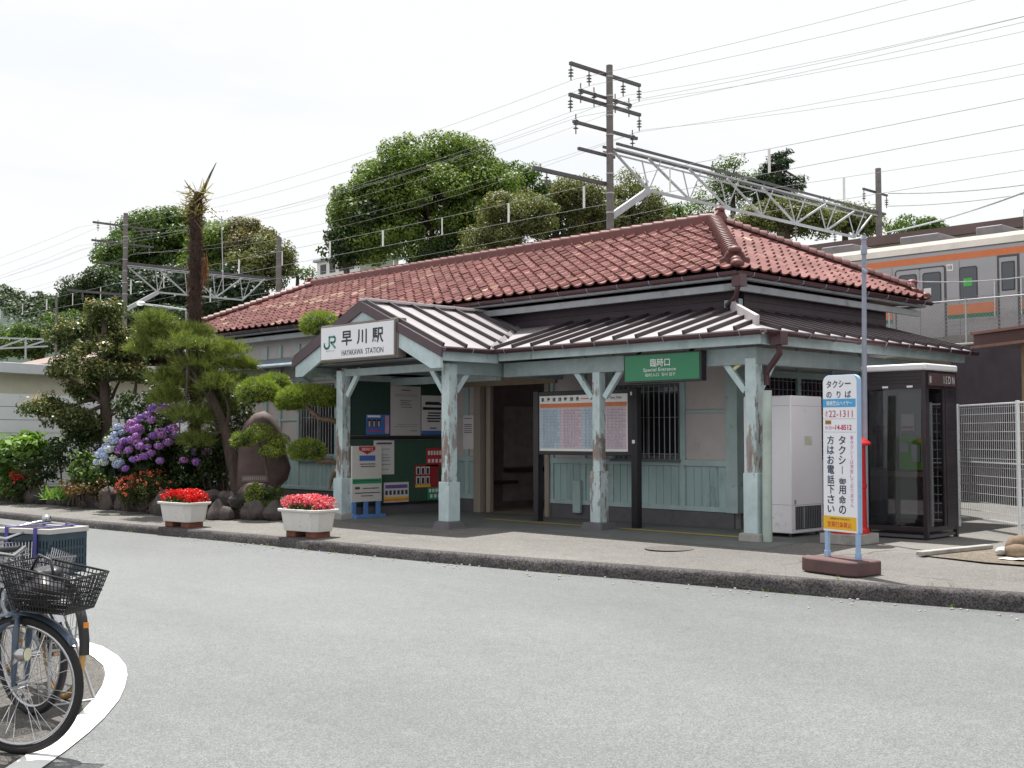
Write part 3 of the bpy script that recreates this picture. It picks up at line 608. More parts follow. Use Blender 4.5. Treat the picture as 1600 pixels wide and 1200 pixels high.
# ================================================================== signs on the building
n = thing('station_sign', 'white station name sign with black characters hanging on the porch gable', 'station sign', (-6.38, -1.52, 2.55))
m = MB(); m.box(-7.36, -5.41, -1.53, -1.5, 2.55, 3.12); m.box(-7.38, -5.39, -1.5, -1.32, 2.53, 3.14); m.build('sign_case', mat('sign_case', (.2, .17, .15), .45, .1), n, bev=.006)
m = MB(); m.box(-7.335, -5.435, -1.537, -1.5305, 2.575, 3.095); m.build('face_panel', SIGNW, n)
def onsign(u0, u1, v0, v1, y=-1.541): return ((-7.36+1.95*(u0+u1)/2, y, 3.12-.57*(v0+v1)/2), 1.95*(u1-u0), .57*(v1-v0))
for ch, u0, u1, v0, v1 in (('早', .305, .445, .19, .60), ('川', .512, .645, .19, .6), ('駅', .715, .86, .19, .605)): c_, w_, h_ = onsign(u0, u1, v0, v1); text(ch, n, BLACK, c_, w_, h_, (1, 0, 0), bold=.02)
for s_, u0, u1 in (('HAYAKAWA', .307, .595), ('STATION', .628, .86)): c_, w_, h_ = onsign(u0, u1, .725, .88); text(s_, n, BLACK, c_, w_, h_, (1, 0, 0))
JRG = mat('logo_green', (.03, .25, .2), .5, .02); m = MB()
def ribbon(mb, pts, w, org, sx, sz, y):
    P = [Vector((org[0]+a*sx, y, org[2]+b*sz)) for a, b in pts]
    for a, b in zip(P[:-1], P[1:]): d = (b-a).normalized()*w*.35; mb.bar(a-d, b+d, .002, w, up=(0, 0, 1) if abs((b-a).normalized().z) < .9 else (1, 0, 0))
g0 = (-7.36+1.95*.062, 0, 3.12-.57*.64); ribbon(m, [(0, .42), (0, .2), (.1, .04), (.22, 0), (.36, .04), (.45, .2), (.45, .97), (.9, .97), (.98, .86), (.98, .62), (.9, .5), (.62, .5), (.98, .02)], .032, g0, 1.95*.155, .57*.33, -1.542); m.build('railway_logo', JRG, n)
c_, w_, h_ = onsign(.085, .205, .69, .745); text('JR東日本', n, mat('pale_grey_print', (.4, .45, .45), .5), c_, w_, h_, (1, 0, 0))
n = thing('entrance_sign', 'green special entrance sign hanging under the awning beam', 'entrance sign', (-1.33, -.17, 2.07))
m = MB(); m.box(-2.0, -.67, -.2, -.09, 2.05, 2.45); m.build('sign_case', BLKM, n, bev=.006); m = MB(); m.box(-1.97, -.7, -.207, -.2005, 2.08, 2.43); m.build('face_panel', mat('sign_green', (.02, .2, .09), .35, .03), n)
m = MB(); m.bar((-1.8, -.14, 2.45), (-1.8, -.05, 2.5), .03, .03); m.bar((-.9, -.14, 2.45), (-.9, -.05, 2.5), .03, .03); m.build('hanger', BLKM, n)
WP = mat('white_print', (.8, .8, .8), .5, .01)
def og(u0, u1, v0, v1): return ((-1.97+1.27*(u0+u1)/2, -.211, 2.43-.35*(v0+v1)/2), 1.27*(u1-u0), .35*(v1-v0))
for s_, u0, u1, v0, v1, b_ in (('臨時口', .355, .62, .16, .47, .008), ('Special Entrance', .26, .70, .52, .69, .0), ('临时入口', .285, .47, .72, .85, .0), ('임시 입구', .51, .69, .72, .85, 0)): c_, w_, h_ = og(u0, u1, v0, v1); text(s_, n, WP, c_, w_, h_, (1, 0, 0), bold=b_)
n = thing('timetable_board', 'black framed train timetable board on two black posts', 'timetable board', (-3.38, .5, 0))
m = MB(); m.box(-4.36, -2.36, .46, .53, 1.04, 2.02); m.build('frame', BLKM, n, bev=.006)
for x in (-4.37, -2.37): m = MB(); m.box(x-.055, x+.055, .45, .56, .0, 2.03); m.build('post', BLKM, n, bev=.006)
m = MB(); m.box(-4.28, -2.49, .452, .4595, 1.1, 1.95); m.build('sheet', WHITE, n)
TX0, TW = -4.28, 1.79; g = MB(); gl = mat('grid_print', (.26, .27, .34), .6)
tt_b = mat('timetable_blue', (.44, .55, .64), .6, .05); tt_p = mat('timetable_pink', (.64, .5, .56), .6, .05); tt_o = mat('timetable_orange', (.62, .2, .08), .6, .05)
m = MB(); m.box(TX0+.01, -2.5, .4485, .4515, 1.765, 1.83); m.build('header_band', tt_o, n)
for i in range(4):
    a = TX0+.015+i*.441; m = MB(); m.box(a, a+.432, .4485, .4515, 1.14, 1.755); m.build('time_column', tt_p if i % 2 else tt_b, n)
    text('\n'.join(' '.join('%02d' % v for v in sorted(random.sample(range(60), random.choice([3, 4, 4, 5])))).ljust(14) for _ in range(14)), n, gl, (a+.235, .4475, 1.447), .36, .58, (1, 0, 0), name='timetable_figures')
    for q in range(6): g.box(a+.072*q, a+.072*q+.003, .4474, .4484, 1.14, 1.755)
for z in np.linspace(1.14, 1.755, 15): g.box(TX0+.015, -2.51, .4475, .4483, z, z+.004)
g.build('grid_lines', gl, n)
for s_, u in zip('東海道線時刻表', np.linspace(.04, .45, 7)): text(s_, n, BLACK, (TX0+TW*u, .4475, 1.893), .065, .062, (1, 0, 0), bold=.02)
m = MB(); m.box(TX0+TW*.49, TX0+TW*.59, .4478, .4515, 1.885, 1.9); m.build('line_mark', tt_o, n); text('Time Table', n, BLACK, (TX0+TW*.875, .4475, 1.895), .23, .035, (1, 0, 0))
m = MB(); m.box(-2.43, -2.4, .4445, .4495, 1.92, 1.97); m.box(-2.4, -2.35, .4445, .4495, 1.22, 1.27); m.build('latch', WHITE, n)
# --- notice board on the left of the porch, with its posters (each a thing)
XB = -7.33
n = thing('notice_board', 'dark green two tier notice board closing the left side of the porch', 'notice board', (XB, .15, 0))
GB = mat('green_felt', (.018, .045, .035), .85, .15, 20); GB2 = mat('green_panel', (.035, .085, .06), .8, .12, 12)
m = MB(); m.box(XB-.05, XB, -.95, 1.3, 1.34, 2.36); m.build('upper_panel', GB, n); m = MB(); m.box(XB-.05, XB, -.95, 1.3, .2, 1.27); m.build('lower_panel', GB2, n)
m = MB(); m.box(XB-.055, XB+.025, -.96, 1.31, 1.272, 1.338); m.box(XB-.055, XB+.02, -.96, 1.31, 2.36, 2.4); m.box(XB-.055, XB+.02, -.96, 1.31, .16, .2); m.build('rail', BLKM, n)
m = MB(); m.box(XB-.05, XB-.02, -.95, 1.3, -.03, .155); m.build('kickboard', DCONC, n)
PAPER = mat('grey_paper', (.5, .46, .47), .8, .05); PAPERW = mat('white_paper', (.66, .63, .64), .8, .04); INK = mat('ink', (.06, .06, .08), .7)
RED = mat('print_red', (.5, .03, .035), .6, .05); BLUE = mat('print_blue', (.06, .14, .42), .6, .05); YEL = mat('print_yellow', (.75, .5, .06), .6, .05); GRN = mat('print_green', (.02, .28, .12), .6, .05)
def poster(name, label, y0, y1, z0, z1, base, bits, x=XB, t=.006):
    o = thing(name, label, 'poster', (x, (y0+y1)/2, z0)); m = MB(); m.box(x+.001, x+t, y0, y1, z0, z1); m.build('paper', base, o)
    w, h = y1-y0, z1-z0; by = {}
    for q, (mt, u0, u1, v0, v1) in enumerate(bits): by.setdefault(mt.name, (mt, MB()))[1].box(x+t+.0002, x+t+.0012+.0002*q, y0+w*u0, y0+w*u1, z1-h*v1, z1-h*v0)
    for mt, mb in by.values(): mb.build('print', mt, o)
    return o
def lines(mt, u0, u1, vs, hh=.02, jit=.12): return [(mt, u0+random.uniform(0, jit), u1-random.uniform(0, jit), v, v+hh) for v in vs]
SK = mat('portrait_tone', (.55, .38, .3), .7)
o = poster('poster', 'blue poster with three small portraits on the upper notice board', -.62, -.12, 1.36, 1.7, BLUE, [(WP, .05, .6, .04, .14), (RED, .03, .6, .8, .86), (mat('print_pink', (.55, .3, .4), .6), .8, .97, .05, .95)]+[(BLACK, .06+i*.2, .2+i*.2, .25, .62) for i in range(3)]+[(SK, .09+i*.2, .17+i*.2, .33, .6) for i in range(3)])
o = poster('poster', 'tall pale grey notice with thin centred lines on the upper notice board', -.1, .57, 1.345, 2.2, PAPER, lines(INK, .35, .65, (.07,), .02, 0)+lines(INK, .1, .95, (.17, .2, .78, .82), .006)+lines(INK, .28, .72, (.29, .33, .37, .42), .012)+lines(INK, .6, .95, (.9,), .012))
o = poster('poster', 'grey notice in bold arched black print half behind the pillar', .59, 1.12, 1.36, 2.05, PAPERW, lines(BLACK, .12, .9, (.16, .19), .05, .15)+lines(BLACK, .02, .98, (.3,), .07, .05)+lines(BLACK, .2, .85, (.43, .5, .57, .64), .035, .08)+[(BLUE, 0, 1, .9, 1)]+lines(BLACK, .3, .7, (.82,), .03))
o = poster('poster', 'white text notice pinned behind the standing board, lower panel', -.46, -.02, .68, 1.26, PAPERW, lines(BLACK, .1, .9, (.06, .09), .025, .05)+lines(INK, .12, .85, (.25, .42, .5, .58, .7, .84), .012))
o = poster('poster', 'red print sheet at the upper right of the lower panel', .7, 1.14, .8, 1.12, RED, [(WP, .08+.15*i, .18+.15*i, .15, .38) for i in range(6)]+[(WP, .08+.2*i, .2+.2*i, .6, .8) for i in range(4)])
o = poster('poster', 'red and yellow sheet with two rows of portraits on the lower panel', .44, .98, .43, .83, mat('print_darkred', (.35, .02, .03), .6), [(YEL, .02, .66, .86, .98)]+[(PAPERW, .05+.2*i, .22+.2*i, .08+.42*j, .42+.42*j) for i in range(3) for j in range(2)]+[(BLACK, .09+.2*i, .18+.2*i, .14+.42*j, .4+.42*j) for i in range(3) for j in range(2)])
o = poster('poster', 'small green sheet with pale characters at the bottom right of the board', .73, 1.1, .21, .43, GRN, [(WP, .08+.2*i, .22+.2*i, .12, .4) for i in range(4)]+[(WP, .15+.25*i, .3+.25*i, .55, .85) for i in range(3)])
o = poster('poster', 'purple and yellow sheet with a row of round faces, bottom of the board', -.24, .3, .2, .54, PAPERW, [(mat('print_purple', (.16, .1, .35), .6), .05, .95, .12, .3), (YEL, .0, 1, .72, .82), (mat('print_orange', (.65, .25, .05), .6), 0, 1, .82, .95)]+[(INK, .05+.16*i, .15+.16*i, .4, .62) for i in range(6)], t=.008)
o = thing('wall_notice', 'white lined notice posted beside the door jamb', 'notice', (-6.95, YW-.04, 1.1)); m = MB(); m.box(-7.02, -6.74, YW-.056, YW-.0505, 1.1, 1.7); m.build('paper', PAPERW, o)
m = MB()
for z in (1.64, 1.53, 1.5, 1.46, 1.42, 1.39): m.box(-6.99, -6.79, YW-.0575, YW-.0563, z, z+.012)
m.build('print', INK, o)
o = thing('wall_notice', 'yellow notice inside the dark waiting room', 'notice', (-7.48, 2.92, .85)); m = MB(); m.box(-7.495, -7.48, 2.78, 3.1, .85, 1.3); m.build('paper', mat('old_yellow_paper', (.5, .36, .08), .7), o); m = MB(); m.box(-7.4795, -7.477, 2.82, 3.06, 1.2, 1.24); m.box(-7.4795, -7.477, 2.9, 2.98, .95, 1.15); m.build('print', INK, o)
# standing information board on a blue stand
o = thing('standing_board', 'white standing board with red arrow leaning at the left pillar', 'information board', (XB+.12, -.62, -.03))
m = MB(); m.box(XB+.06, XB+.1, -.98, -.36, .24, 1.17); m.build('panel', mat('board_white', (.6, .58, .55), .6, .05), o, bev=.004)
m = MB(); m.box(XB+.1005, XB+.103, -.97, -.37, .54, .62); m.build('green_band', GRN, o)
m = MB(); m.poly([(XB+.1005, -.84, 1.16), (XB+.1005, -.5, 1.16), (XB+.1005, -.5, 1.1), (XB+.1005, -.67, 1.03), (XB+.1005, -.84, 1.1)], (.0025, 0, 0)); m.build('red_arrow', RED, o); text('臨時口', o, WP, (XB+.1045, -.67, 1.115), .22, .05, (0, 1, 0))
m = MB(); m.box(XB+.1005, XB+.103, -.83, -.5, .92, 1.01); m.build('picture', BLUE, o)
m = MB()
for z, a, b in ((.58, -.95, -.4), (.45, -.92, -.82), (.455, -.76, -.42), (.38, -.92, -.4), (.33, -.8, -.55), (.82, -.8, -.5), (.86, -.82, -.5)): m.box(XB+.1005, XB+.1045, a, b, z, z+(.04 if z == .45 else .014))
m.build('print', INK, o)
m = MB(); SB = mat('stand_blue', (.1, .22, .5), .5, .1)
for y in (-.93, -.68, -.42): m.box(XB+.05, XB+.1, y-.04, y+.04, -.02, .24)
m.box(XB+.03, XB+.22, -.98, -.36, -.03, .03); m.build('stand', SB, o, bev=.005)

# ================================================================== street furniture
# --- taxi stand sign (local frame: x along the board, -y towards the road)
a0 = math.atan2(-.08, .41)
n = thing('taxi_sign', 'tall white taxi stand sign with blue text on a purple concrete base', 'taxi sign', (2.36, -1.94, zg(-1.9)), a0, local=True)
n.rotation_euler = (R_(.0), R_(.5), a0); n.scale = (1.02, .895, .895)
m = MB(); m.poly([(-.36, -.22, 0), (-.25, -.27, 0), (.25, -.27, 0), (.36, -.2, 0), (.34, .2, 0), (-.33, .22, 0)], (0, 0, .165)); m.build('base', mat('purple_concrete', (.11, .06, .06), .8, .2, 6, .3, (.09, .05, .06), 3, .3, 50), n, bev=.02)
PB = mat('pale_blue_paint', (.3, .45, .66), .4, .08, 5, .1, (.2, .25, .33))
for x in (-.19, .2): m = MB(); m.box(x-.021, x+.021, -.02, .02, .165, .6); m.box(x-.026, x+.026, -.026, .026, .165, .235); m.build('leg', PB, n, bev=.004)
Wd, Z0, Z1 = .435, .46, 2.235
m = MB(); rr = .075; P = [(-Wd/2, 0, Z0), (Wd/2+.02, 0, Z0)]+[(Wd/2+.02-rr+rr*math.cos(t), 0, Z1-rr+rr*math.sin(t)) for t in np.linspace(0, math.pi/2, 8)]+[(-Wd/2+rr+rr*math.cos(t), 0, Z1-rr+rr*math.sin(t)) for t in np.linspace(math.pi/2, math.pi, 8)]
m.poly([(x, -.025, z) for x, _, z in P], (0, .05, 0)); m.build('frame', PB, n, bev=.005)
m = MB(); m.poly([(x*.985 if x < 0 else x-.022, -.0292, z if z < Z0+.01 else z-.008) for x, _, z in P], (0, .004, 0)); m.build('board', SIGNW, n)
HH = Z1-Z0
def ts(u0, u1, v0, v1, y=-.0325): return ((-.2175+.42*(u0+u1)/2, y, Z1-HH*(v0+v1)/2), .42*(u1-u0), HH*(v1-v0))
NAVY = mat('navy_print', (.012, .018, .07), .5, .05); SKYB = mat('sky_blue_band', (.06, .33, .62), .45, .05); YELB = mat('yellow_band', (.75, .42, .01), .45, .06); PINKP = mat('pink_print', (.6, .2, .45), .5, .05); REDP = mat('red_print', (.55, .03, .09), .5, .05)
def band(nm, m0, v0, v1, u0=0., u1=1.): m = MB(); c, w, h = ts(u0, u1, v0, v1); m.box(c[0]-w/2, c[0]+w/2, -.0312, -.0292-.0001, c[2]-h/2, c[2]+h/2); m.build(nm, m0, n)
band('blue_band', SKYB, .153, .206); band('yellow_band', YELB, .902, .987); band('tag', mat('amber_tag', (.38, .2, .03), .5), .29, .316, .08, .26)
band('divider', mat('grey_rule', (.3, .38, .45), .5), .2795, .2815); band('divider', MATS['grey_rule'], .364, .366)
band('lower_edge', WHITE, .9875, .998)
for s_, u0, u1, v0, v1, mm, b_ in [('タ', .12, .27, .035, .082, NAVY, .012), ('ク', .31, .46, .035, .082, NAVY, .012), ('シ', .5, .65, .035, .08, NAVY, .012), ('ー', .69, .86, .052, .06, NAVY, .012), ('の', .12, .28, .107, .146, NAVY, .012), ('り', .44, .55, .103, .147, NAVY, .012), ('ば', .69, .87, .103, .147, NAVY, .012),
    ('箱根登山ハイヤー', .12, .9, .165, .195, WP, .015), ('22-1311', .19, .91, .226, .27, REDP, .0), ('✆', .08, .16, .228, .27, REDP, 0), ('フリーダイヤル', .09, .25, .294, .312, BLACK, 0), ('0120', .08, .28, .327, .349, PINKP, 0), ('=', .30, .37, .333, .343, REDP, .0), ('14-8512', .39, .88, .318, .352, REDP, .02),
    ('当駅構内許可車以外の', .2, .8, .912, .925, BLACK, 0), ('営業行為禁止', .13, .86, .936, .973, mat('vermilion_print', (.6, .07, .01), .5), .02)]:
    c_, w_, h_ = ts(u0, u1, v0, v1); text(s_, n, mm, c_, w_, h_, (1, 0, 0), bold=b_)
def column(chars, u, v0, v1, wu, mm, b_):
    k = len(chars); st = (v1-v0)/k
    for i_, ch in enumerate(chars):
        if ch == 'ー': c_, w_, h_ = ts(u-.012, u+.012, v0+i_*st+st*.1, v0+i_*st+st*.9); mm_ = MB(); mm_.box(c_[0]-w_/2*.6, c_[0]+w_/2*.6, -.0328, -.0322, c_[2]-h_/2, c_[2]+h_/2); mm_.build('lettering', mm, n)
        else: c_, w_, h_ = ts(u-wu/2, u+wu/2, v0+i_*st+st*.06, v0+i_*st+st*.94); text(ch, n, mm, c_, w_, h_, (1, 0, 0), bold=b_, keep=ch in 'りい')
column('方はお電話下さい', .24, .385, .89, .21, NAVY, .014); column('タクシー御用命の', .59, .385, .89, .21, NAVY, .014); column('※タクシーは常駐しておりません', .88, .385, .84, .095, PINKP, 0)
# --- vending machine seen from behind
n = thing('vending_machine', 'white vending machine cabinet turned with its back vent to the street', 'vending machine', (-.23, 1.05, 0))
m = MB(); m.box(-.62, .12, .66, 1.42, .05, 1.857); m.build('cabinet', mat('vending_white', (.82, .8, .84), .35, .03, 2, .04, (.45, .42, .42), 1.5), n, bev=.012)
m = MB(); m.box(.122, .128, .74, 1.36, .1, .4); m.build('vent', mat('vent_dark', (.05, .05, .055), .6), n); m = MB()
for i in range(14): m.box(.128, .131, .76+i*.043, .765+i*.043, .11, .39)
m.box(.128, .132, .92, .95, .11, .39); m.build('vent_grille', GREYM, n); m = MB(); m.box(-.6, .1, .657, .6595, .42, .425); m.box(-.6, .1, .657, .6595, 1.72, 1.725); m.box(.1205, .1215, .68, 1.4, 1.72, 1.725); m.box(.1205, .1215, .68, 1.4, .415, .42); m.build('panel_seams', mat('seam_grey', (.35, .35, .36), .5), n); m = MB(); m.box(.1205, .1225, .98, 1.16, 1.2, 1.32); m.build('caution_label', mat('faded_label', (.62, .6, .5), .5), n); m = MB()
for x, y in ((-.55, .72), (.06, .72), (.06, 1.36), (-.55, 1.36)): m.lathe((x, y, 0), [(.025, 0), (.02, .05)], 10)
m.build('foot', BLKM, n); m = MB(); m.box(.121, .123, .72, .76, .43, .49); m.build('label_plate', mat('grey_label', (.3, .3, .3), .5), n)
# --- rain drum pipe beside the corner pillar
m = MB(); m.tube([(.2, -.03, 0), (.21, -.035, .8), (.235, -.05, 1.9)], [.062, .06, .058], 14); tag(m.build('drain_pipe', peel('pipe_paint', (.42, .5, .45), (.3, .33, .28), .06), bev=0), 'pale green upright pipe strapped beside the corner pillar', 'pipe')
# --- old round post box
n = thing('post_box', 'old round red post box on a concrete plinth behind the taxi sign', 'post box', (1.1, .5, 0))
PR = mat('post_red', (.5, .012, .012), .35, .1, 5, .06, (.25, .02, .02)); m = MB(); m.lathe((1.075, .46, .13), [(.23, 0), (.23, .05), (.2, .08), (.195, .55), (.205, .56), (.205, .6), (.195, .61), (.19, 1.08), (.2, 1.1)], 28); m.build('body', PR, n)
m = MB(); m.lathe((1.075, .46, 1.2), [(.2, 0), (.25, .01), (.26, .035), (.24, .06), (.12, .12), (.03, .145), (.025, .17), (0.005, .175)], 28); m.build('cap', PR, n); m = MB(); m.box(.94, 1.16, .25, .27, 1.02, 1.06); m.build('slot', BLKM, n)
m = MB(); m.box(.8, 1.32, .2, .72, 0, .13); m.build('plinth', CONC, n, bev=.012)
m = MB(); m.tube([(1.1, .79, 0), (1.13, .76, 2.2), (1.165, .73, 3.6)], [.034, .03, .027], 12); m.lathe((1.165, .73, 3.6), [(.04, 0), (.04, .1), (.03, .12), (.03, .18), (.04, .19), (.025, .24)], 12); m.bar((1.15, .72, 3.42), (1.24, .66, 3.36), .03, .03)
n = tag(m.build('metal_pole', mat('pole_grey', (.27, .29, .36), .45, .12, 6), None), 'slim grey metal pole rising beside the phone booth past the eaves', 'pole')
# --- phone booth
n = thing('phone_booth', 'dark bronze glazed telephone booth with white roof edge', 'phone booth', (1.115, 1.955, 0))
x0, x1, y0, y1 = .68, 1.55, 1.52, 2.39; BZ = mat('bronze_frame', (.028, .02, .026), .35, .15, 5)
m = MB()
for x in (x0, x1-.055):
    for y in (y0, y1-.055): m.box(x, x+.055, y, y+.055, .0, 2.16)
for y in (y0, y1-.05):
    for z0, z1 in ((.1, .16), (1.93, 2.16)): m.box(x0+.055, x1-.055, y+.004, y+.046, z0, z1)
for x in (x0, x1-.05):
    for z0, z1 in ((.1, .16), (1.93, 2.16)): m.box(x+.004, x+.046, y0+.055, y1-.055, z0, z1)
m.box(x1-.045, x1-.005, y0+.07, y0+.11, .16, 1.93); m.box(x1-.045, x1-.005, y0+.5, y0+.56, .16, 1.93)
for i in range(4): m.box(x0+.06, x1-.06, y0-.006, y0+.003, 2.0+i*.045, 2.012+i*.045)
for i in range(34): m.box(x1-.006, x1+.004, y0+.58, y1-.07, .3+i*.045, .315+i*.045)
m.box(x1-.004, x1+.002, y0+.56, y1-.06, .16, 1.93); m.build('frame', BZ, n, bev=.004)
m = MB(); m.sheet([(x0+.055, y0+.025, .16), (x1-.055, y0+.025, .16), (x1-.055, y0+.025, 1.93), (x0+.055, y0+.025, 1.93)]); m.build('front_pane', GLASS, n)
m = MB(); m.sheet([(x1-.025, y0+.055, .16), (x1-.025, y1-.06, .16), (x1-.025, y1-.06, 1.93), (x1-.025, y0+.055, 1.93)]); m.build('side_pane', SMOKE, n)
m = MB(); m.sheet([(x0+.025, y0+.055, .16), (x0+.025, y1-.06, .16), (x0+.025, y1-.06, 1.93), (x0+.025, y0+.055, 1.93)]); m.sheet([(x0+.055, y1-.025, .16), (x1-.055, y1-.025, .16), (x1-.055, y1-.025, 1.93), (x0+.055, y1-.025, 1.93)]); m.build('rear_pane', SMOKE, n)
m = MB(); m.box(x0-.015, x1+.02, y0-.02, y1+.015, 2.165, 2.25); m.build('roof', mat('booth_white', (.75, .75, .76), .35, .03), n, bev=.022)
m = MB(); m.box(x1+.002, x1+.012, y0+.07, y1-.05, 1.97, 2.13); m.build('sign_band', mat('booth_sign_brown', (.09, .055, .055), .4), n)
text('I S D N', n, mat('pale_print', (.6, .63, .65), .5), (x1+.0135, y0+.64, 2.05), .3, .1, (0, 1, 0), bold=.0)
m = MB(); m.box(x1+.0125, x1+.0145, y0+.1, y0+.14, 2.0, 2.09); m.build('emblem', mat('pale_print2', (.4, .42, .45), .5), n)
m = MB(); m.box(x0+.28, x0+.36, y0-.004, y0+.002, 1.945, 1.97); m.box(x0+.62, x0+.7, y0-.004, y0+.002, 1.945, 1.97); m.build('door_sticker', WHITE, n)
m = MB(); m.box(x0+.02, x1-.02, y0+.02, y1-.02, .02, .06); m.build('floor_plate', DCONC, n)
pb = thing('payphone', 'green public telephone inside the booth', 'payphone', (x0+.4, y1-.25, .78)); m = MB(); m.box(x0+.2, x0+.58, y1-.32, y1-.1, .86, 1.32); m.build('body', mat('phone_green', (.09, .4, .02), .35, .05), pb, bev=.02); m = MB(); m.box(x0+.23, x0+.36, y1-.345, y1-.321, 1.1, 1.24); m.box(x0+.4, x0+.52, y1-.345, y1-.321, .98, 1.2); m.build('keypad', GREYM, pb)
m = MB(); m.tube([(x0+.17, y1-.3, .92), (x0+.14, y1-.33, 1.02), (x0+.14, y1-.33, 1.2), (x0+.17, y1-.3, 1.28)], .028, 8); m.tube([(x0+.17, y1-.3, .92), (x0+.22, y1-.36, .75), (x0+.32, y1-.34, .8)], .008, 6); m.build('handset', BLKM, pb)
m = MB(); m.box(x0+.08, x1-.1, y1-.4, y1-.08, .78, .85); tag(m.build('booth_shelf', DARK, bev=.005), 'dark shelf under the green telephone', 'shelf')
pb = thing('booth_notice', 'large grey notice panel inside the phone booth', 'notice', (x1-.25, y1-.08, 1.0)); m = MB(); m.box(x0+.5, x1-.08, y1-.07, y1-.05, 1.3, 1.75); m.box(x0+.5, x1-.08, y1-.09, y1-.06, .82, 1.28); m.build('sheet', mat('booth_paper', (.5, .48, .5), .6, .05), pb)
m = MB(); m.box(x0+.12, x0+.3, y1-.07, y1-.055, 1.4, 1.62); o = tag(m.build('booth_leaflet', PAPERW), 'small white leaflet with a red heading in the booth', 'leaflet')
m = MB(); m.box(x0+.13, x0+.29, y1-.0735, y1-.0705, 1.42, 1.46); m.build('print', RED, o)
# --- white mesh fence
fd = Vector((.758, -.652, 0)); fo = Vector((.75, 4.12, 0)); n = thing('mesh_fence', 'white wire mesh fence panels standing right of the phone booth', 'fence', tuple(fo+fd*1.8)); WF = mat('white_wire', (.8, .82, .83), .4, .06)
m = MB(); Lf = 3.9
for i in range(int(Lf/.06)): p = fo+fd*(i*.06); m.bar(p+Vector((0, 0, .12)), p+Vector((0, 0, 1.77)), .0045, .0045)
for z in list(np.linspace(.14, 1.75, 14))+[1.72, 1.77]: m.bar(fo+Vector((0, 0, z)), fo+fd*Lf+Vector((0, 0, z)), .007, .007, up=(0, 0, 1))
for z in (.16, .95, 1.76): m.bar(fo+Vector((0, 0, z)), fo+fd*Lf+Vector((0, 0, z)), .02, .016, up=(0, 0, 1))
m.build('mesh_panel', WF, n)
for k in (-.02, 1.8, 3.6): p = fo+fd*k-Vector((-.02, .03, 0)); m = MB(); m.tube([p, p+Vector((0, 0, 1.79))], .027, 10); m.build('post', WF, n)
# --- brown passage canopy behind the fence
cd = Vector((.866, -.5, 0)); cn = Vector((.5, .866, 0)); co_ = Vector((.66, 4.88, 0)); n = thing('passage_canopy', 'brown flat roofed passage shelter right of the station', 'shelter', tuple(co_+cd*2+cn*1.5)); BRN = mat('brown_fascia', (.1, .05, .045), .5, .15, 6)
m = MB(); m.hexa([co_+cd*a+cn*b+Vector((0, 0, z)) for z in (2.68, 2.86) for a, b in ((0, 0), (6, 0), (6, 3.4), (0, 3.4))]); m.build('roof', BRN, n, bev=.01)
m = MB(); m.bar(co_+Vector((0, 0, 2.67))-cn*.03, co_+cd*5+Vector((0, 0, 2.67))-cn*.03, .04, .04); m.bar(co_+Vector((0, 0, 2.88))-cn*.02, co_+cd*5+Vector((0, 0, 2.88))-cn*.02, .06, .04); m.build('edge_trim', mat('rust_trim', (.24, .12, .1), .45), n)
for a in (.75, 3.2): m = MB(); p = co_+cd*a+cn*.35; m.box(p.x-.05, p.x+.05, p.y-.05, p.y+.05, 0, 2.68); m.build('post', mat('tan_post', (.3, .19, .12), .6, .12), n)
m = MB(); m.hexa([co_+cd*a+cn*b+Vector((0, 0, z)) for z in (0, 3.15) for a, b in ((-6.2, 3.42), (6, 3.42), (6, 3.52), (-6.2, 3.52))]); m.build('shade_backing', mat('passage_shade', (.04, .03, .04), .8, .3, 2), n)  # near-black backing wall added; its colour stands for the passage's deep shade
m = MB()
for i in range(9): p = co_+cd*(-.3+i*.55)+cn*1.6; m.bar(p+Vector((0, 0, .0)), p+Vector((0, 0, 1.6)), .03, .03)
m.bar(co_+cd*-.3+cn*1.6+Vector((0, 0, 1.6)), co_+cd*4.2+cn*1.6+Vector((0, 0, 1.6)), .04, .04); m.build('inner_rail', mat('rail_teal', (.12, .16, .17), .5), n)
# --- sandbags on a white sheet
SBG = mat('sandbag_cloth', (.17, .12, .08), .9, .25, 14, bmp=.5, bscale=120)
m = MB(); m.add([(3.18+random.uniform(-.03, .03)+.08*i, -.2+.14*j+random.uniform(-.03, .03), .012+random.uniform(0, .02)) for j in range(4) for i in range(9)], [(j*9+i, j*9+i+1, j*9+i+10, j*9+i+9) for j in range(3) for i in range(8)]); tag(m.build('plastic_sheet', WHITE), 'crumpled white plastic sheet on sandy ground under sandbags', 'sheet')
for i, (x, y, z, rx, ry, rz, l) in enumerate([(3.3, .1, .08, .17, .11, .07, 'flat brown sandbag lying front left on the white sheet'), (3.2, .36, .13, .16, .13, .11, 'brown sandbag heaped highest at the back of the pile'), (3.52, .22, .11, .16, .13, .1, 'brown sandbag at the right edge of the pile'), (3.02, .33, .05, .14, .09, .045, 'pale flattened bag at the left end of the pile')]):
    m = MB(); m.ell((x, y, z), (rx, ry, rz), 20, 12, jit=.12); o = m.build('sandbag', SBG if i < 3 else mat('pale_bag', (.5, .48, .46), .8)); o.rotation_euler[2] = .6*i; tag(o, l, 'sandbag', 'sandbags at the pavement edge')
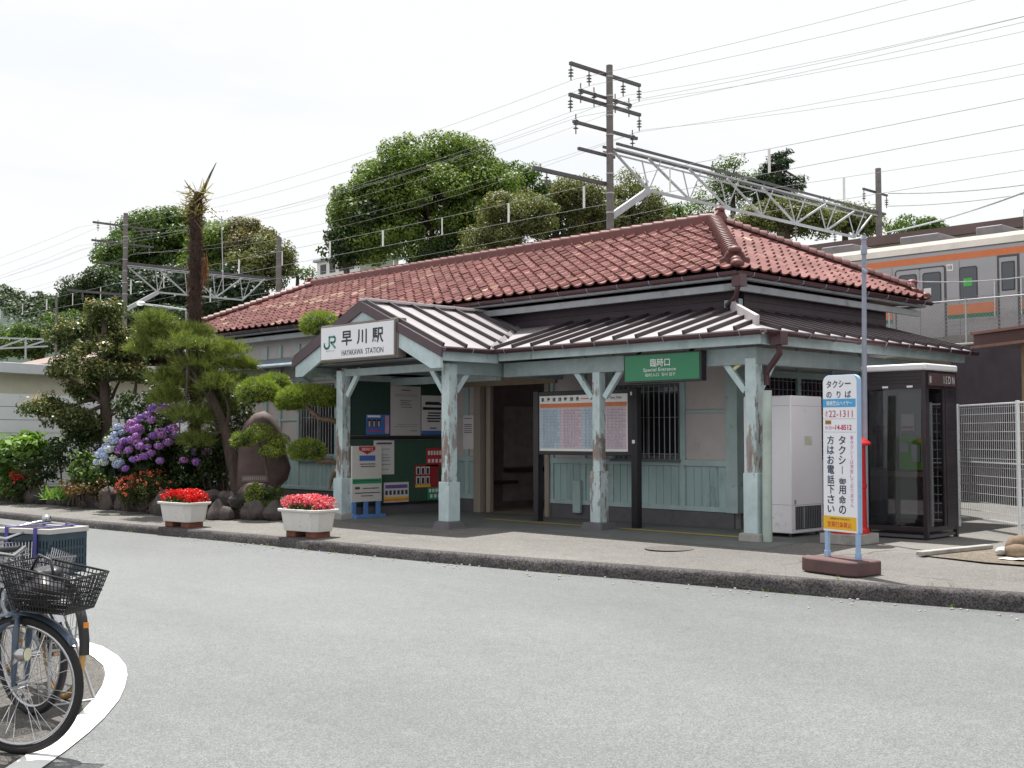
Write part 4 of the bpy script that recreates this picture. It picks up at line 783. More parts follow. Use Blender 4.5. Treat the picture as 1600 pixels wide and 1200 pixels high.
# ================================================================== planters
PLW = mat('planter_white', (.6, .58, .55), .7, .06, 4, .06, (.3, .27, .23), 3, .15, 60); BRK = mat('red_brick', (.2, .07, .045), .8, .25, 10, bmp=.4)
def planter(x, y, ang, col0, col1, label, fl):
    z = zg(y); c, s = math.cos(ang), math.sin(ang)
    for k, sd in ((-.21, 'left'), (.21, 'right')):
        m = MB(); m.box(-.1, .1, -.14, .14, 0, .085); o = m.build('brick', BRK, bev=.006, org=(0, 0, 0)); o.location = (x+c*k, y+s*k, z); o.rotation_euler = (0, 0, ang); tag(o, f'red brick under the {sd} end of the planter of {fl} flowers', 'brick', 'bricks under the planters')
    n = thing('flower_planter', label, 'planter', (x, y, z+.086), ang, 'white planters along the kerb', local=True)
    m = MB(); o8 = lambda a, b, q, zz: [(-a+q, -b, zz), (a-q, -b, zz), (a, -b+q, zz), (a, b-q, zz), (a-q, b, zz), (-a+q, b, zz), (-a, b-q, zz), (-a, -b+q, zz)]
    rings = [o8(.36, .19, .07, 0), o8(.40, .225, .08, .27), o8(.435, .255, .08, .275), o8(.44, .26, .08, .31), o8(.4, .22, .08, .312), o8(.38, .2, .08, .24)]
    V = sum(rings, []); F = [tuple(reversed(range(8)))]+[(r*8+j, r*8+(j+1) % 8, r*8+8+(j+1) % 8, r*8+8+j) for r in range(5) for j in range(8)]+[tuple(range(40, 48))]
    m.add(V, F); m.build('tub', PLW, n, bev=.008)
    P = rng.uniform((-.36, -.18, .27), (.36, .18, .40), (900, 3)); P[:, 2] -= .08*(np.abs(P[:, 0])/.36)**3; quads_mesh(leaves(P, unit(rng.normal(size=(900, 3))*.6+np.array([0, 0, 1])), .05, .035), 'foliage', LF['mid'], n)
    m0 = leafmat(fl+'_petal', col0, col1, .3); k = 560; B0 = rng.uniform((-.39, -.2, .37), (.39, .2, .5), (k, 3)); B0[:, 2] -= .08*(np.abs(B0[:, 0])/.36)**4; B0 = np.repeat(B0, 6, 0)
    d = unit(rng.normal(size=(k*6, 3))+np.array([0, 0, .3])); o = quads_mesh(leaves(B0+d*.016, d, .034, .028, .25), 'blossoms', m0, n); o['kind'] = 'stuff'
planter(-8.5, -3.33, .12, (.45, .005, .008), (.75, .03, .03), 'white planter packed with red flowers, farther along the kerb', 'red')
planter(-5.43, -3.07, .12, (.55, .03, .09), (.85, .3, .42), 'white planter packed with pink flowers, nearer the porch', 'pink')
# ================================================================== garden bed
m = MB(); G0 = [(-30, -3.0), (-16.6, -2.25), (-12.6, -2.0), (-9.2, -2.2), (-8.0, -1.7), (-7.6, -1.2), (-7.6, 1.3), (-30, 1.3)]
m.poly([(x, y, -.12) for x, y in G0], (0, 0, .27)); struct(m.build('garden_soil', mat('dark_soil', (.05, .04, .03), .95, .35, 5, bmp=.6), org=(0, 0, 0)))
ROCK = islandmat('garden_rock', [(.05, .045, .045), (.11, .09, .085), (.075, .062, .055)], .85, .3, 9, .9); rr = random.Random(4)
edge = [(-19, -2.45), (-16.6, -2.4), (-12.6, -2.15), (-10.4, -2.3), (-9.2, -2.36), (-8.2, -1.85), (-7.75, -1.35)]
for (a, b), (c, d) in zip(edge[:-1], edge[1:]):
    L_ = math.hypot(c-a, d-b); s = 0
    while s < L_:
        r = rr.uniform(.14, .26); x = a+(c-a)*s/L_; y = b+(d-b)*s/L_+rr.uniform(-.05, .05); m = MB(); r *= (1.05 if x < -9.6 else .85); y -= .12 if x < -9.6 else 0; m.ell((x, y, zg(y)+r*.55), (r*rr.uniform(.85, 1.15), r*.7, r*rr.uniform(.85, 1.25)), 14, 10, jit=.22, rg=rr, flat=-r*.62)
        tag(m.build('boulder', ROCK, sharp=32, bev=.015), 'rounded grey boulder in the row edging the garden bed' if x < -9.6 else 'brown rounded boulder heaped below the stone monument', 'boulder', 'boulders edging the garden bed' if x < -9.6 else 'boulders below the monument'); s += r*1.75
for x, y, z, r in ((-9.35, -2.05, .24, .17), (-9.0, -2.1, .22, .15), (-8.65, -2.0, .16, .15), (-9.8, -2.1, .26, .17)):
    m = MB(); m.ell((x, y, z), (r, r*.8, r*.85), 11, 8, jit=.26, rg=rr); tag(m.build('boulder', ROCK, sharp=32, bev=.015), 'brown rounded boulder heaped below the stone monument', 'boulder', 'boulders below the monument')
# monument: a tall natural slab
n = thing('stone_monument', 'tall pointed brown memorial stone with an inscribed plaque', 'monument', at(408, 775, 20.9)); MS = mat('monument_stone', (.095, .062, .056), .7, .28, 3.5, .2, (.07, .045, .045), 2, .5, 25)
bx, by, bz = at(408, 775, 20.9); k = 20.9/1837; out = [(368, 775), (371, 712), (373, 670), (382, 650), (397, 636), (412, 633), (424, 640), (436, 658), (444, 680), (447, 700), (454, 722), (450, 740), (438, 752), (437, 775)]
fdir = Vector((_r[0], _r[1], 0)).normalized(); ndir = Vector((_f[0], _f[1], 0)).normalized(); b0 = Vector((bx, by, bz))
m = MB(); pf = [b0+fdir*((x-408)*k)+Vector((0, 0, (775-y)*k-.1)) for x, y in out]; V = []; cen = sum(pf, Vector())/len(pf); K = len(out)
for s, off in ((.78, -.17), (.93, -.12), (1, 0), (.9, .2), (.6, .27)): V += [cen+(p-cen)*s+ndir*off+Vector((random.gauss(0, .008), 0, random.gauss(0, .008))) for p in pf]
F = [(l*K+i, l*K+(i+1) % K, (l+1)*K+(i+1) % K, (l+1)*K+i) for l in range(4) for i in range(K)]+[tuple(reversed(range(K))), tuple(range(4*K, 5*K))]
m.add(V, F); m.build('stone', MS, n, sharp=50)
m = MB(); q0 = b0+fdir*((402-408)*k)+Vector((0, 0, .26))-ndir*.175; m.hexa([q0+fdir*a+ndir*b+Vector((0, 0, c)) for c in (0, .11) for a, b in ((-.24, 0), (.22, 0), (.22, .03), (-.24, .03))]); o = m.build('plaque', mat('plaque_stone', (.17, .13, .12), .6), n)
m = MB()
for i in range(11): m.hexa([q0+fdir*(-.21+i*.037+a)+ndir*b+Vector((0, 0, c)) for c in (.03, .08) for a, b in ((0, -.004), (.022, -.004), (.022, .002), (0, .002))])
m.build('inscription', mat('inscription_pale', (.3, .26, .25), .7), o)
m = MB(); c = Vector(at(400, 775, 20.4)); m.ell(c, (.42, .3, .26), 24, 14, jit=.12); tag(m.build('base_rock', mat('dark_base_rock', (.055, .035, .035), .75, .3, 4, bmp=.5, bscale=25)), 'dark rounded base rock at the foot of the memorial stone', 'rock')

# ================================================================== garden plants
def pads(spec, D, dz=.0):     # (px, py, rx_px, rz_px[, depth offset]) -> ellipsoids in metres
    o = []
    for s in spec:
        d = D+(s[4] if len(s) > 4 else 0); k = d/1837; o.append((np.array(at(s[0], s[1], d)), np.array([s[2]*k, s[2]*k*.85, s[3]*k])))
    return o
def trunk(parent, pts, r, extra=(), m=BARK, name='trunk'):
    mb = MB(); mb.tube(pts, r, 10)
    for a, b, r0, r1 in extra: limb(mb, a, b, r0, r1)
    return mb.build(name, m, parent, sharp=80)
# tiered broadleaf tree
n = thing('garden_tree', 'tall tiered broadleaf garden tree with bronze young leaves at the left', 'tree', at(165, 770, 25.2))
PD = pads([(163, 490, 35, 17), (105, 522, 32, 16, .3), (152, 546, 55, 17, -.3), (207, 537, 36, 17, .2), (97, 575, 20, 15), (148, 580, 52, 15, -.4), (212, 585, 30, 14), (133, 610, 32, 18, .3), (70, 641, 36, 20, -.2), (115, 655, 45, 17, -.5), (130, 676, 42, 17, .2), (200, 568, 22, 10, .5), (165, 515, 30, 14, .4)], 25.2)
sub = []
for c, r in PD:
    for p in in_ell(c, r*np.array([1.12, 1.12, 1.]), 30, -.8, .65): sub.append((p, np.array([.2, .2, .13])*rng.uniform(.7, 1.25)))
quads_mesh(clumpleaves(sub, 130, .10, .05, .55), 'foliage', LF['gloss'], n)
quads_mesh(clumpleaves([(c+np.array([0, 0, .06]), r) for c, r in sub if rng.uniform() < .6], 45, .085, .04, .3), 'young_leaves', leafmat('bronze_leaf', (.12, .085, .035), (.4, .34, .2), .3, .4), n)
tb = [at(165, 775, 25.2), at(164, 700, 25.2), at(166, 650, 25.2), at(163, 600, 25.2), at(160, 550, 25.2), at(163, 495, 25.2)]
trunk(n, tb, [.16, .13, .125, .1, .07, .03], [(at(168, 650, 25.2), at(210, 618, 25.2), .07, .05), (at(210, 618, 25.2), at(213, 588, 25.2), .045, .02), (at(163, 632, 25.2), at(105, 590, 25.2), .05, .02)]+[(at(164, c_, 25.2), tuple(c-np.array([0, 0, r[2]*.5])), .05, .015) for (c, r), c_ in zip(PD, np.linspace(520, 670, len(PD)))])
# leaning pine
n = thing('pine_tree', 'loose garden pine leaning left over the purple hydrangea', 'tree', at(372, 775, 21.4))
PD = pads([(243, 503, 34, 17), (270, 522, 30, 12, .2), (293, 541, 52, 17, -.2), (352, 549, 38, 14, .2), (312, 574, 45, 22), (343, 602, 34, 17, -.3), (252, 550, 32, 13, .3), (378, 572, 22, 9, .2), (265, 590, 34, 12, .4), (290, 652, 42, 18, -.3), (305, 690, 28, 14, -.2), (330, 570, 30, 24, .4), (236, 522, 20, 10), (345, 640, 25, 16, .4), (225, 545, 26, 12, .2), (285, 600, 40, 18, .3), (330, 615, 32, 16, .4), (365, 600, 26, 14, .3), (262, 625, 26, 14, .1), (300, 520, 30, 12, .3), (315, 655, 26, 14, 0)], 21.4)
PN = []
for c, r in PD:
    P = in_ell(c, r*np.array([1.15, 1.15, 1.1]), 150, -.5, .85); D_ = unit((P-c)/r*.7+np.array([0, 0, .75])+rng.normal(size=P.shape)*.25)
    PN.append((np.repeat(P, 20, 0)+rng.normal(size=(len(P)*20, 3))*.012, np.repeat(D_, 20, 0)+rng.normal(size=(len(P)*20, 3))*.6))
quads_mesh(np.concatenate([needles(p, d, .15, .008) for p, d in PN]), 'foliage', LF['pine'], n)
tk = [at(372, 778, 21.4), at(366, 735, 21.4), at(352, 675, 21.4), at(334, 628, 21.4), at(322, 590, 21.5), at(312, 560, 21.5), at(295, 520, 21.5), at(265, 508, 21.4)]
trunk(n, tk, [.12, .11, .1, .09, .075, .055, .035, .015], [(tk[min(len(tk)-2, 2+i % 5)], tuple(c-np.array([0, 0, r[2]*.3])), .045, .012) for i, (c, r) in enumerate(PD)])
# cloud pruned tree
n = thing('cloud_pruned_tree', 'cloud pruned garden tree with dense rounded pads beside the porch pillar', 'tree', at(537, 800, 19.9))
PS_ = [(500, 507, 34, 19, .5), (428, 597, 27, 12, .8), (403, 612, 36, 21, .3), (480, 619, 50, 16, 0), (378, 688, 18, 12, .3), (480, 704, 32, 17, -.2), (492, 572, 26, 14, .8), (455, 628, 28, 15, .1), (508, 622, 26, 16, .1)]
PD = pads(PS_, 19.9); PN = []; core = []
for c, r in PD:
    q = max(90, int(5200*r[0]*r[1])); P = in_ell(c, r, q, -.75, .16); D_ = unit((P-c)/r**1.4+np.array([0, 0, .5]))
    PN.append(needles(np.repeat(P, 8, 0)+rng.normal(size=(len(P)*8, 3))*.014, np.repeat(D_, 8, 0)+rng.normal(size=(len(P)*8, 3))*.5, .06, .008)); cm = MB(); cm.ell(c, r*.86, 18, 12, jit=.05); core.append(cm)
fo_ = quads_mesh(np.concatenate(PN), 'foliage', LF['pad'], n); [cm.build('pad_core', mat('dark_pad_core', (.022, .038, .012), .9, .4, 25, bmp=.8, bscale=40), n, sharp=180) for cm in core]  # solid dark core added inside each pad to block the view through
TW_ = mat('pale_bark', (.17, .12, .085), .85, .35, 10, bmp=.6, bscale=30)
tk = [at(537, 805, 19.9), at(533, 760, 19.9), at(541, 700, 20), at(533, 640, 20.1), at(538, 590, 20.3), at(520, 545, 20.4), at(500, 515, 20.4)]
trunk(n, tk, [.12, .1, .09, .08, .06, .045, .02], [(at(538, 672, 19.95), at(500, 655, 19.9), .05, .045), (at(500, 655, 19.9), at(478, 634, 19.9), .045, .035), (at(478, 634, 19.9), at(445, 632, 19.95), .035, .03), (at(530, 726, 19.8), at(495, 722, 19.7), .045, .03), (at(505, 725, 19.75), at(480, 712, 19.7), .03, .02), (at(478, 634, 19.9), at(405, 620, 20.2), .03, .02), (at(528, 735, 19.9), at(515, 765, 19.8), .05, .02)], TW_)
n = thing('garden_bush', 'small dwarf tree with two clipped pads in front of the memorial stone', 'bush', at(418, 740, 20.3)); PD = pads([(407, 674, 25, 14, 0), (436, 688, 20, 12, .1), (425, 704, 26, 11, .1), (398, 684, 16, 9, .1)], 20.3)
quads_mesh(clumpleaves(PD, 1500, .045, .022, .3, .6), 'foliage', LF['pad'], n); trunk(n, [at(418, 745, 20.4), at(414, 715, 20.4), at(404, 690, 20.4)], [.03, .025, .015])
# low shrubs and ground plants
def shrub(name, label, spec, D, lm, length, width, dens, cat='shrub', nsub=26, sr=.13, up_=.4, extra=None, base=None):
    PD = pads(spec, D); c0, r0 = PD[0]; n = thing(name, label, cat, (c0[0], c0[1], .0))
    sub = []
    for c, r in PD:
        for p in in_ell(c, r*.88, max(8, int(nsub*r[0]*r[2]*8)), -.85, .45): sub.append((p, np.array([sr, sr, sr*.8])*rng.uniform(.7, 1.3)))
    quads_mesh(clumpleaves(sub, dens, length, width, .6, up_), 'foliage', lm, n)
    mb = MB()
    for c, r in PD:
        for _ in range(7): a = c+np.array([rng.uniform(-.3, .3)*r[0], rng.uniform(-.3, .3)*r[1], 0]); a[2] = .0; limb(mb, a, c+rng.uniform(-.6, .6, 3)*r, .018, .006)
    mb.build('stems', BARK, n, sharp=80); return n, PD, sub
n, PD, sub = shrub('hydrangea', 'large hydrangea bush covered in purple and pale blue flower heads', [(232, 700, 60, 62), (285, 715, 45, 48, .2), (185, 715, 34, 45, .1), (240, 750, 70, 38, .2)], 22.4, LF['dark'], .13, .085, 60, 'hydrangea', 22, .16)
hd = MB(); hd.ell((0, 0, 0), (.085, .085, .07), 12, 8); V = leaves(sphere(170)*np.array([.095, .095, .08]), unit(sphere(170)*.01+1e-3), .036, .03) if False else None
Ps = sphere(190); V = leaves(Ps*np.array([.086, .086, .072])*rng.uniform(.95, 1.04, (190, 1)), unit(Ps+rng.normal(size=(190, 3))*.18), .034, .03, .08)
def headmat(name, cols):
    m, t, b, o = newmat(name); oi = N(t, 'ShaderNodeObjectInfo'); r = N(t, 'ShaderNodeValToRGB'); e = r.color_ramp.elements; e[0].color = (*cols[0], 1); e[1].color = (*cols[-1], 1)
    for i, c in enumerate(cols[1:-1]): x = e.new((i+1)/(len(cols)-1)); x.color = (*c, 1)
    t.links.new(oi.outputs['Random'], r.inputs[0]); g = N(t, 'ShaderNodeNewGeometry'); c = mixc(t, 1., r.outputs[0], ramp(t, g.outputs['Random Per Island'], 0, 1, (.65, .62, .7), (1.15, 1.1, 1.15)), 'MULTIPLY')
    t.links.new(c, b.inputs['Base Color']); b.inputs['Roughness'].default_value = .7; return m
HP = headmat('purple_petals', [(.22, .11, .46), (.38, .17, .5), (.48, .22, .5), (.32, .19, .54)]); HB = headmat('blue_petals', [(.42, .54, .72), (.52, .62, .74), (.6, .68, .5)])
def heads(name, pts, D, mt):
    proto = None
    for px, py, dd in pts:
        p = Vector(at(px, py, D+dd))-Vector(ORG[n])
        if proto is None: proto = quads_mesh(V.copy()+np.array(ORG[n]), name, mt, n); c = proto
        else: c = proto.copy(); COL.objects.link(c); c.parent = n
        c.location = p; k = random.uniform(.8, 1.12); c.scale = (k, k, k*random.uniform(.85, 1)); c.rotation_euler = (random.uniform(-.4, .4), random.uniform(-.4, .4), random.uniform(0, 6))
pu = [(250, 627, .1), (238, 637, 0), (258, 636, 0), (249, 641, -.1), (273, 634, .1), (282, 635, .1), (230, 648, 0), (220, 652, 0), (236, 657, -.1), (205, 662, 0), (213, 658, .1), (216, 668, -.1), (200, 670, 0), (208, 672, -.1), (219, 672, 0), (237, 655, .1), (213, 681, -.2), (227, 689, 0), (198, 688, -.1), (205, 687, -.2), (192, 691, 0), (187, 698, 0), (215, 692, -.2), (184, 704, 0), (201, 703, -.2), (219, 697, -.25), (231, 698, -.2), (239, 681, -.1), (251, 675, 0), (253, 680, -.1), (248, 697, -.2), (262, 691, -.1), (236, 708, -.25), (217, 715, -.3), (208, 718, -.3), (225, 713, -.3), (250, 720, -.3), (196, 732, -.3), (272, 669, 0), (272, 680, .1), (287, 719, -.2), (308, 722, -.2), (305, 706, 0), (321, 707, 0), (263, 671, .1), (283, 655, .1)]
heads('purple_flower_head', pu, 21.85, HP)
heads('blue_flower_head', [(184, 667, 0), (178, 679, -.1), (190, 676, 0), (168, 686, 0), (179, 688, -.1), (166, 697, 0), (160, 705, 0), (170, 702, -.2), (154, 711, 0), (163, 713, -.2), (151, 722, 0), (162, 722, -.1), (177, 716, -.2), (182, 726, -.25), (187, 722, -.2)], 21.95, HB)
n, PD, sub = shrub('azalea_bush', 'rounded clipped azalea with red flowers behind the red planter', [(232, 768, 50, 33), (262, 772, 28, 28, .1), (200, 775, 22, 22, -.1)], 21.6, LF['az'], .045, .024, 330, 'azalea', 60, .1)
F_ = np.concatenate([in_ell(PD[2][0]+np.array([0, 0, .1]), PD[2][1]*1.05, 60, -.1, .1), in_ell(PD[0][0], PD[0][1]*1.03, 60, -.1, .08)]); F_ = np.repeat(F_, 5, 0)+rng.normal(size=(len(F_)*5, 3))*.014
o = quads_mesh(leaves(F_, sphere(len(F_)), .04, .03), 'blossoms', leafmat('azalea_petal', (.45, .07, .05), (.7, .18, .14), .3), n); o['kind'] = 'stuff'
shrub('broadleaf_plant', 'bright large leaved plant at the far left of the garden', [(38, 705, 52, 34), (20, 725, 40, 34, .2)], 25.6, LF['lime'], .21, .15, 22, 'shrub', 24, .22, 1.0)
shrub('garden_shrub', 'dark spreading shrub between the left tree and the bed edge', [(110, 705, 55, 40), (60, 735, 45, 30, .2)], 24.6, LF['dark'], .09, .05, 100)
shrub('garden_shrub', 'dark broad leaved shrub left of the blue hydrangea heads', [(133, 735, 32, 32), (160, 750, 34, 28)], 23.2, LF['mid'], .13, .09, 60)
shrub('garden_shrub', 'low brownish shrub above the boulders of the bed edge', [(120, 762, 42, 18), (165, 768, 30, 18)], 22.9, LF['rust'], .06, .035, 160)
shrub('garden_shrub', 'dark shrub filling the bed behind the hydrangea', [(310, 735, 45, 45), (330, 700, 30, 40)], 21.9, LF['dark'], .09, .06, 110)
shrub('garden_shrub', 'dark shrub between the pine trunk and the memorial stone', [(362, 660, 26, 55), (385, 640, 18, 30), (345, 720, 24, 40)], 22.0, LF['gloss'], .07, .045, 150)
shrub('garden_shrub', 'dark shrub behind the hydrangea top and the pine trunk', [(250, 640, 40, 40), (200, 640, 26, 30)], 23.6, LF['dark'], .09, .05, 110)
shrub('garden_shrub', 'shiny leaved shrub rising under the pine', [(275, 610, 34, 26), (335, 650, 24, 30), (350, 690, 22, 32), (250, 600, 20, 16)], 22.6, LF['gloss'], .075, .045, 130)
n, PD, sub = shrub('flowering_shrub', 'low shrub with red flowers at the far left bed edge', [(45, 755, 26, 20), (28, 748, 14, 14)], 25.0, LF['az'], .06, .035, 150)
F_ = np.concatenate([in_ell(c, r*1.02, 26, -.1, .1) for c, r in PD]); F_ = np.repeat(F_, 5, 0)+rng.normal(size=(len(F_)*5, 3))*.02; o = quads_mesh(leaves(F_, sphere(len(F_)), .06, .045), 'blossoms', leafmat('shrub_petal', (.5, .02, .02), (.7, .08, .07), .3), n); o['kind'] = 'stuff'
shrub('garden_shrub', 'green leafy shrub at the very left of the bed', [(12, 765, 28, 22)], 25.0, LF['mid'], .1, .06, 90)
def tuft(label, spec, D, mt, ln, wd, q, cat='grass tuft'):
    PD = pads(spec, D); c0 = PD[0][0]; n = thing('grass_tuft', label, cat, (c0[0], c0[1], .1)); out_ = []
    for c, r in PD:
        P = np.column_stack([rng.uniform(-1, 1, q)*r[0]+c[0], rng.uniform(-1, 1, q)*r[1]+c[1], np.full(q, c[2]-r[2])]); out_.append(needles(P, rng.normal(size=(q, 3))*.45+np.array([0, 0, 1]), ln, wd))
    quads_mesh(np.concatenate(out_), 'blades', mt, n)
tuft('fresh green fern tuft above the left boulders', [(80, 772, 15, 7), (98, 775, 10, 6)], 23.4, LF['lime'], .26, .035, 90)
tuft('grass tuft below the rounded bush by the memorial stone', [(415, 790, 26, 9), (400, 795, 20, 7)], 19.9, LF['mid'], .2, .018, 500)
shrub('garden_bush', 'fresh green rounded bush at the foot of the memorial stone', [(403, 768, 19, 17), (388, 778, 12, 11)], 19.95, LF['pad'], .045, .022, 500, 'bush', 60, .08)
shrub('garden_bush', 'small glossy bush right of the rounded one by the memorial stone', [(430, 770, 14, 12)], 20.0, LF['mid'], .06, .035, 300, 'bush', 60, .08)
shrub('garden_shrub', 'low dark ground shrub behind the pink planter', [(490, 790, 32, 10), (460, 785, 22, 8)], 20.2, LF['olive'], .05, .025, 220, 'shrub', 50, .08)
# bare palm
n = thing('palm_tree', 'shaggy brown palm trunk with a tattered top', 'palm tree', at(306, 760, 22.5)); pts = [at(305+.6*math.sin(i), 765-i*47.5, 22.5) for i in range(10)]+[at(309, 300, 22.5)]
rad = [.11, .105, .1, .095, .1, .105, .11, .11, .105, .09, .065]; m = MB(); m.tube(pts, rad, 14); m.build('trunk', mat('palm_fibre', (.045, .026, .022), .95, .4, 16, bmp=.9, bscale=22, stretch=(1, 1, .4)), n, sharp=80)
P = []; Dd = []
for i in range(3600):
    t = rng.uniform(0, 9.7); j = int(t); f = t-j; c = np.array(pts[j])*(1-f)+np.array(pts[min(j+1, 10)])*f; a = rng.uniform(0, 6.28); r = rad[j]*rng.uniform(.9, 1.05); P.append(c+np.array([math.cos(a)*r, math.sin(a)*r, 0])); Dd.append([math.cos(a)*.5, math.sin(a)*.5, rng.uniform(-1, 1.2)])
quads_mesh(needles(np.array(P), np.array(Dd), .11, .012), 'fibre', leafmat('palm_hair', (.03, .017, .014), (.1, .055, .04), .2), n)
P = np.array(at(307, 318, 22.5))+rng.normal(size=(150, 3))*np.array([.1, .1, .18]); quads_mesh(needles(P, np.column_stack([rng.normal(size=(150, 2))*.9, rng.uniform(-.9, .9, 150)]), .3, .03), 'frond_stubs', leafmat('dry_frond', (.12, .1, .04), (.3, .26, .11), .3), n)
m = MB(); m.tube([at(314, 305, 22.5), at(321, 290, 22.5), at(329, 272, 22.5), at(338, 254, 22.5)], [.035, .028, .02, .006], 7); m.tube([at(303, 300, 22.5), at(294, 290, 22.5), at(288, 281, 22.5)], [.02, .012, .004], 5); m.build('dead_stalk', BARK, n)
P = np.array(at(321, 415, 22.35))+rng.normal(size=(140, 3))*np.array([.025, .025, .12]); quads_mesh(needles(P, np.column_stack([rng.normal(size=(140, 2))*.12, np.full(140, -1.)]), .26, .01), 'hanging_fibre', leafmat('rust_fibre', (.14, .06, .03), (.22, .1, .05), .2), n)

# ================================================================== left building
A_ = Vector((-18.91, -2.34, 0)); dv = Vector((-.274, .962, 0)); pv = Vector((-.962, -.274, 0)); n = thing('low_building', 'low flat roofed white tiled building at the left edge', 'building', tuple(A_+dv*1.5+pv*3))
def lb(a0_, a1_, b0_, b1_, z0, z1): return [A_+dv*a+pv*b+Vector((0, 0, z)) for z in (z0, z1) for a, b in ((a0_, b0_), (a1_, b0_), (a1_, b1_), (a0_, b1_))]
SD = mat('white_tile_siding', (.8, .84, .86), .6, .04, 2, .06, (.4, .42, .42), 1.2)
m = MB()
for r in range(8):
    for c in range(9): m.hexa(lb(-6+c*1.45+.006, -6+(c+1)*1.45-.006, 0, .06, -.1+r*.305+.006, -.1+(r+1)*.305-.006))
m.build('wall_tiles', SD, n); m = MB(); m.hexa(lb(-6, 7, .055, 6, -.3, 2.8)); m.build('wall', mat('beige_wall', (.55, .54, .43), .8, .06), n)
m = MB(); m.hexa(lb(-6.2, 7.2, -.25, 6.2, 2.8, 3.04)); m.build('roof_parapet', mat('grey_parapet', (.62, .65, .68), .6, .08, 2, .1, (.3, .3, .3)), n, bev=.01)
c0 = Vector(at(170, 578, 40)); n = thing('far_shed', 'brown low pitched shed roof behind the garden tree', 'shed', (c0.x, c0.y, 0)); m = MB(); m.hexa([c0+Vector((x, y, z)) for z in (-3.4, 0) for x, y in ((-4, -2), (3, -2), (3, 2), (-4, 2))]); m.build('wall', PLASTER, n)
m = MB(); m.poly([c0+Vector((-4.3, -2.4, 0)), c0+Vector((3.3, -2.4, 0)), c0+Vector((3.3, 0, .6)), c0+Vector((-4.3, 0, .6))], (0, 0, .1)); m.poly([c0+Vector((-4.3, 2.4, 0)), c0+Vector((-4.3, 0, .61)), c0+Vector((3.3, 0, .61)), c0+Vector((3.3, 2.4, 0))], (0, 0, .1)); m.build('roof', mat('brown_sheet_roof', (.22, .15, .12), .6, .2), n)

# ================================================================== railway
PC = mat('pole_concrete', (.17, .155, .15), .85, .2, 5, .2, (.09, .08, .08), 2, .3, 40); LS = mat('dark_arm_steel', (.09, .085, .09), .6, .2); GAL = mat('pale_gantry_steel', (.42, .43, .46), .5, .1, 6, .1, (.2, .19, .2), 3); POR = mat('insulator_grey', (.16, .15, .15), .4)
def insul(mb, p, l=.42, d=-1):
    x, y, z = p; mb.tube([(x, y, z), (x, y, z+d*l)], .018, 6)
    for k in (.3, .5, .7): mb.lathe((x, y, z+d*l*k-.02), [(.03, 0), (.08, .01), (.03, .04)], 10)
def rail_pole(name, label, x, y, z0, z1, r, arms, hang, up_, bands=True):
    n = thing(name, label, 'utility pole', (x, y, z0), group=None); m = MB(); m.tube([(x, y, z0), (x, y, z1)], [r*1.1, r*.8], 14); m.build('shaft', PC, n)
    for zz, a, b, w in arms: m = MB(); m.bar((x-.14, y+a, zz), (x-.14, y+b, zz), w, w); m.build('crossarm', LS, n)
    m = MB()
    for zz, dy in hang: insul(m, (x-.14, y+dy, zz-.05))
    for zz, dy in up_: insul(m, (x-.14, y+dy, zz+.25), .55)
    if m.v: m.build('insulators', POR, n)
    if bands:
        m = MB()
        for zz in np.arange(z0+1.5, z1-.3, .55): rr_ = r*(1.1-.3*(zz-z0)/(z1-z0)); m.lathe((x, y, zz), [(rr_+.004, 0), (rr_+.012, .005), (rr_+.012, .04), (rr_+.004, .045)], 14)
        m.build('steel_bands', STEEL, n)
    return n
def gantry(label, x, y0, y1, zt, zb, br=True):
    n = thing('rail_gantry', label, 'rail gantry', (x, (y0+y1)/2, zb)); m = MB()
    ya, yb = y0+1.7, y1-1.3
    k = max(3, round((yb-ya)/2.1)); st = (yb-ya)/k
    for dx in (-.25, .25):
        m.bar((x+dx, y0, zt), (x+dx, y1+.5, zt), .055, .07, mi=1); m.bar((x+dx, y0, zt-.13), (x+dx, y1, zt-.13), .04, .04)
        for i in range(k+1): y = ya+i*st; m.bar((x, y, zb), (x+dx, y+(.3 if dx > 0 else .0), zt-.1), .03, .03)
    for i in range(k):
        y = ya+i*st; m.bar((x, y, zt-.1) if i < k*.55 else (x, y, zb), (x, y+st, zb) if i < k*.55 else (x, y+st, zt-.1), .05, .06)
    m.bar((x, ya, zb), (x, yb, zb), .07, .08); m.bar((x, y0, zt-.05), (x, ya, zb), .05, .06); m.bar((x, y1, zt-.05), (x, yb, zb), .05, .06)
    m.build('lattice_truss', [GAL, LS], n)
    m = MB(); m.bar((x, y0, zb-1.0), (x, ya, zb), .12, .18); m.build('knee_brace', GAL, n)
    m = MB()
    for yy in (13.6, 17.9, 21.5, 24):
        if y0+1 < yy < y1-.5: insul(m, (x, yy, zb), .5)
    m.build('insulators', POR, n); return n
XR, YR = -12.9, 12.05
rail_pole('utility_pole', 'tall concrete railway pole with six crossarms behind the tiled roof', XR, YR, 0, 11.75, .115, [(11.52, -1.47, 1.5, .09), (10.85, -1.1, 1.1, .07), (10.65, -1.5, 1.5, .09), (9.93, -1.35, 1.35, .08), (9.22, -1.15, .35, .08), (8.4, -2.9, .1, .1)],
    [(11.52, -1.44), (11.52, -.7), (11.52, .75), (11.52, 1.46), (10.65, -1.46), (10.65, 1.46), (8.4, -2.4)], [(10.8, -1.05), (10.8, -.5), (10.8, .4), (10.8, 1.0), (9.9, -1.25), (9.9, 1.15)])
gantry('pale steel lattice gantry running right from the tall pole', XR, YR, 26.65, 9.48, 8.45)
rail_pole('utility_pole', 'short dark pole at the right end of the long gantry', -12.65, 26.65, 2, 11.1, .13, [(10.25, -.85, .9, .07)], [(10.25, -.8), (10.25, .85)], [], False)
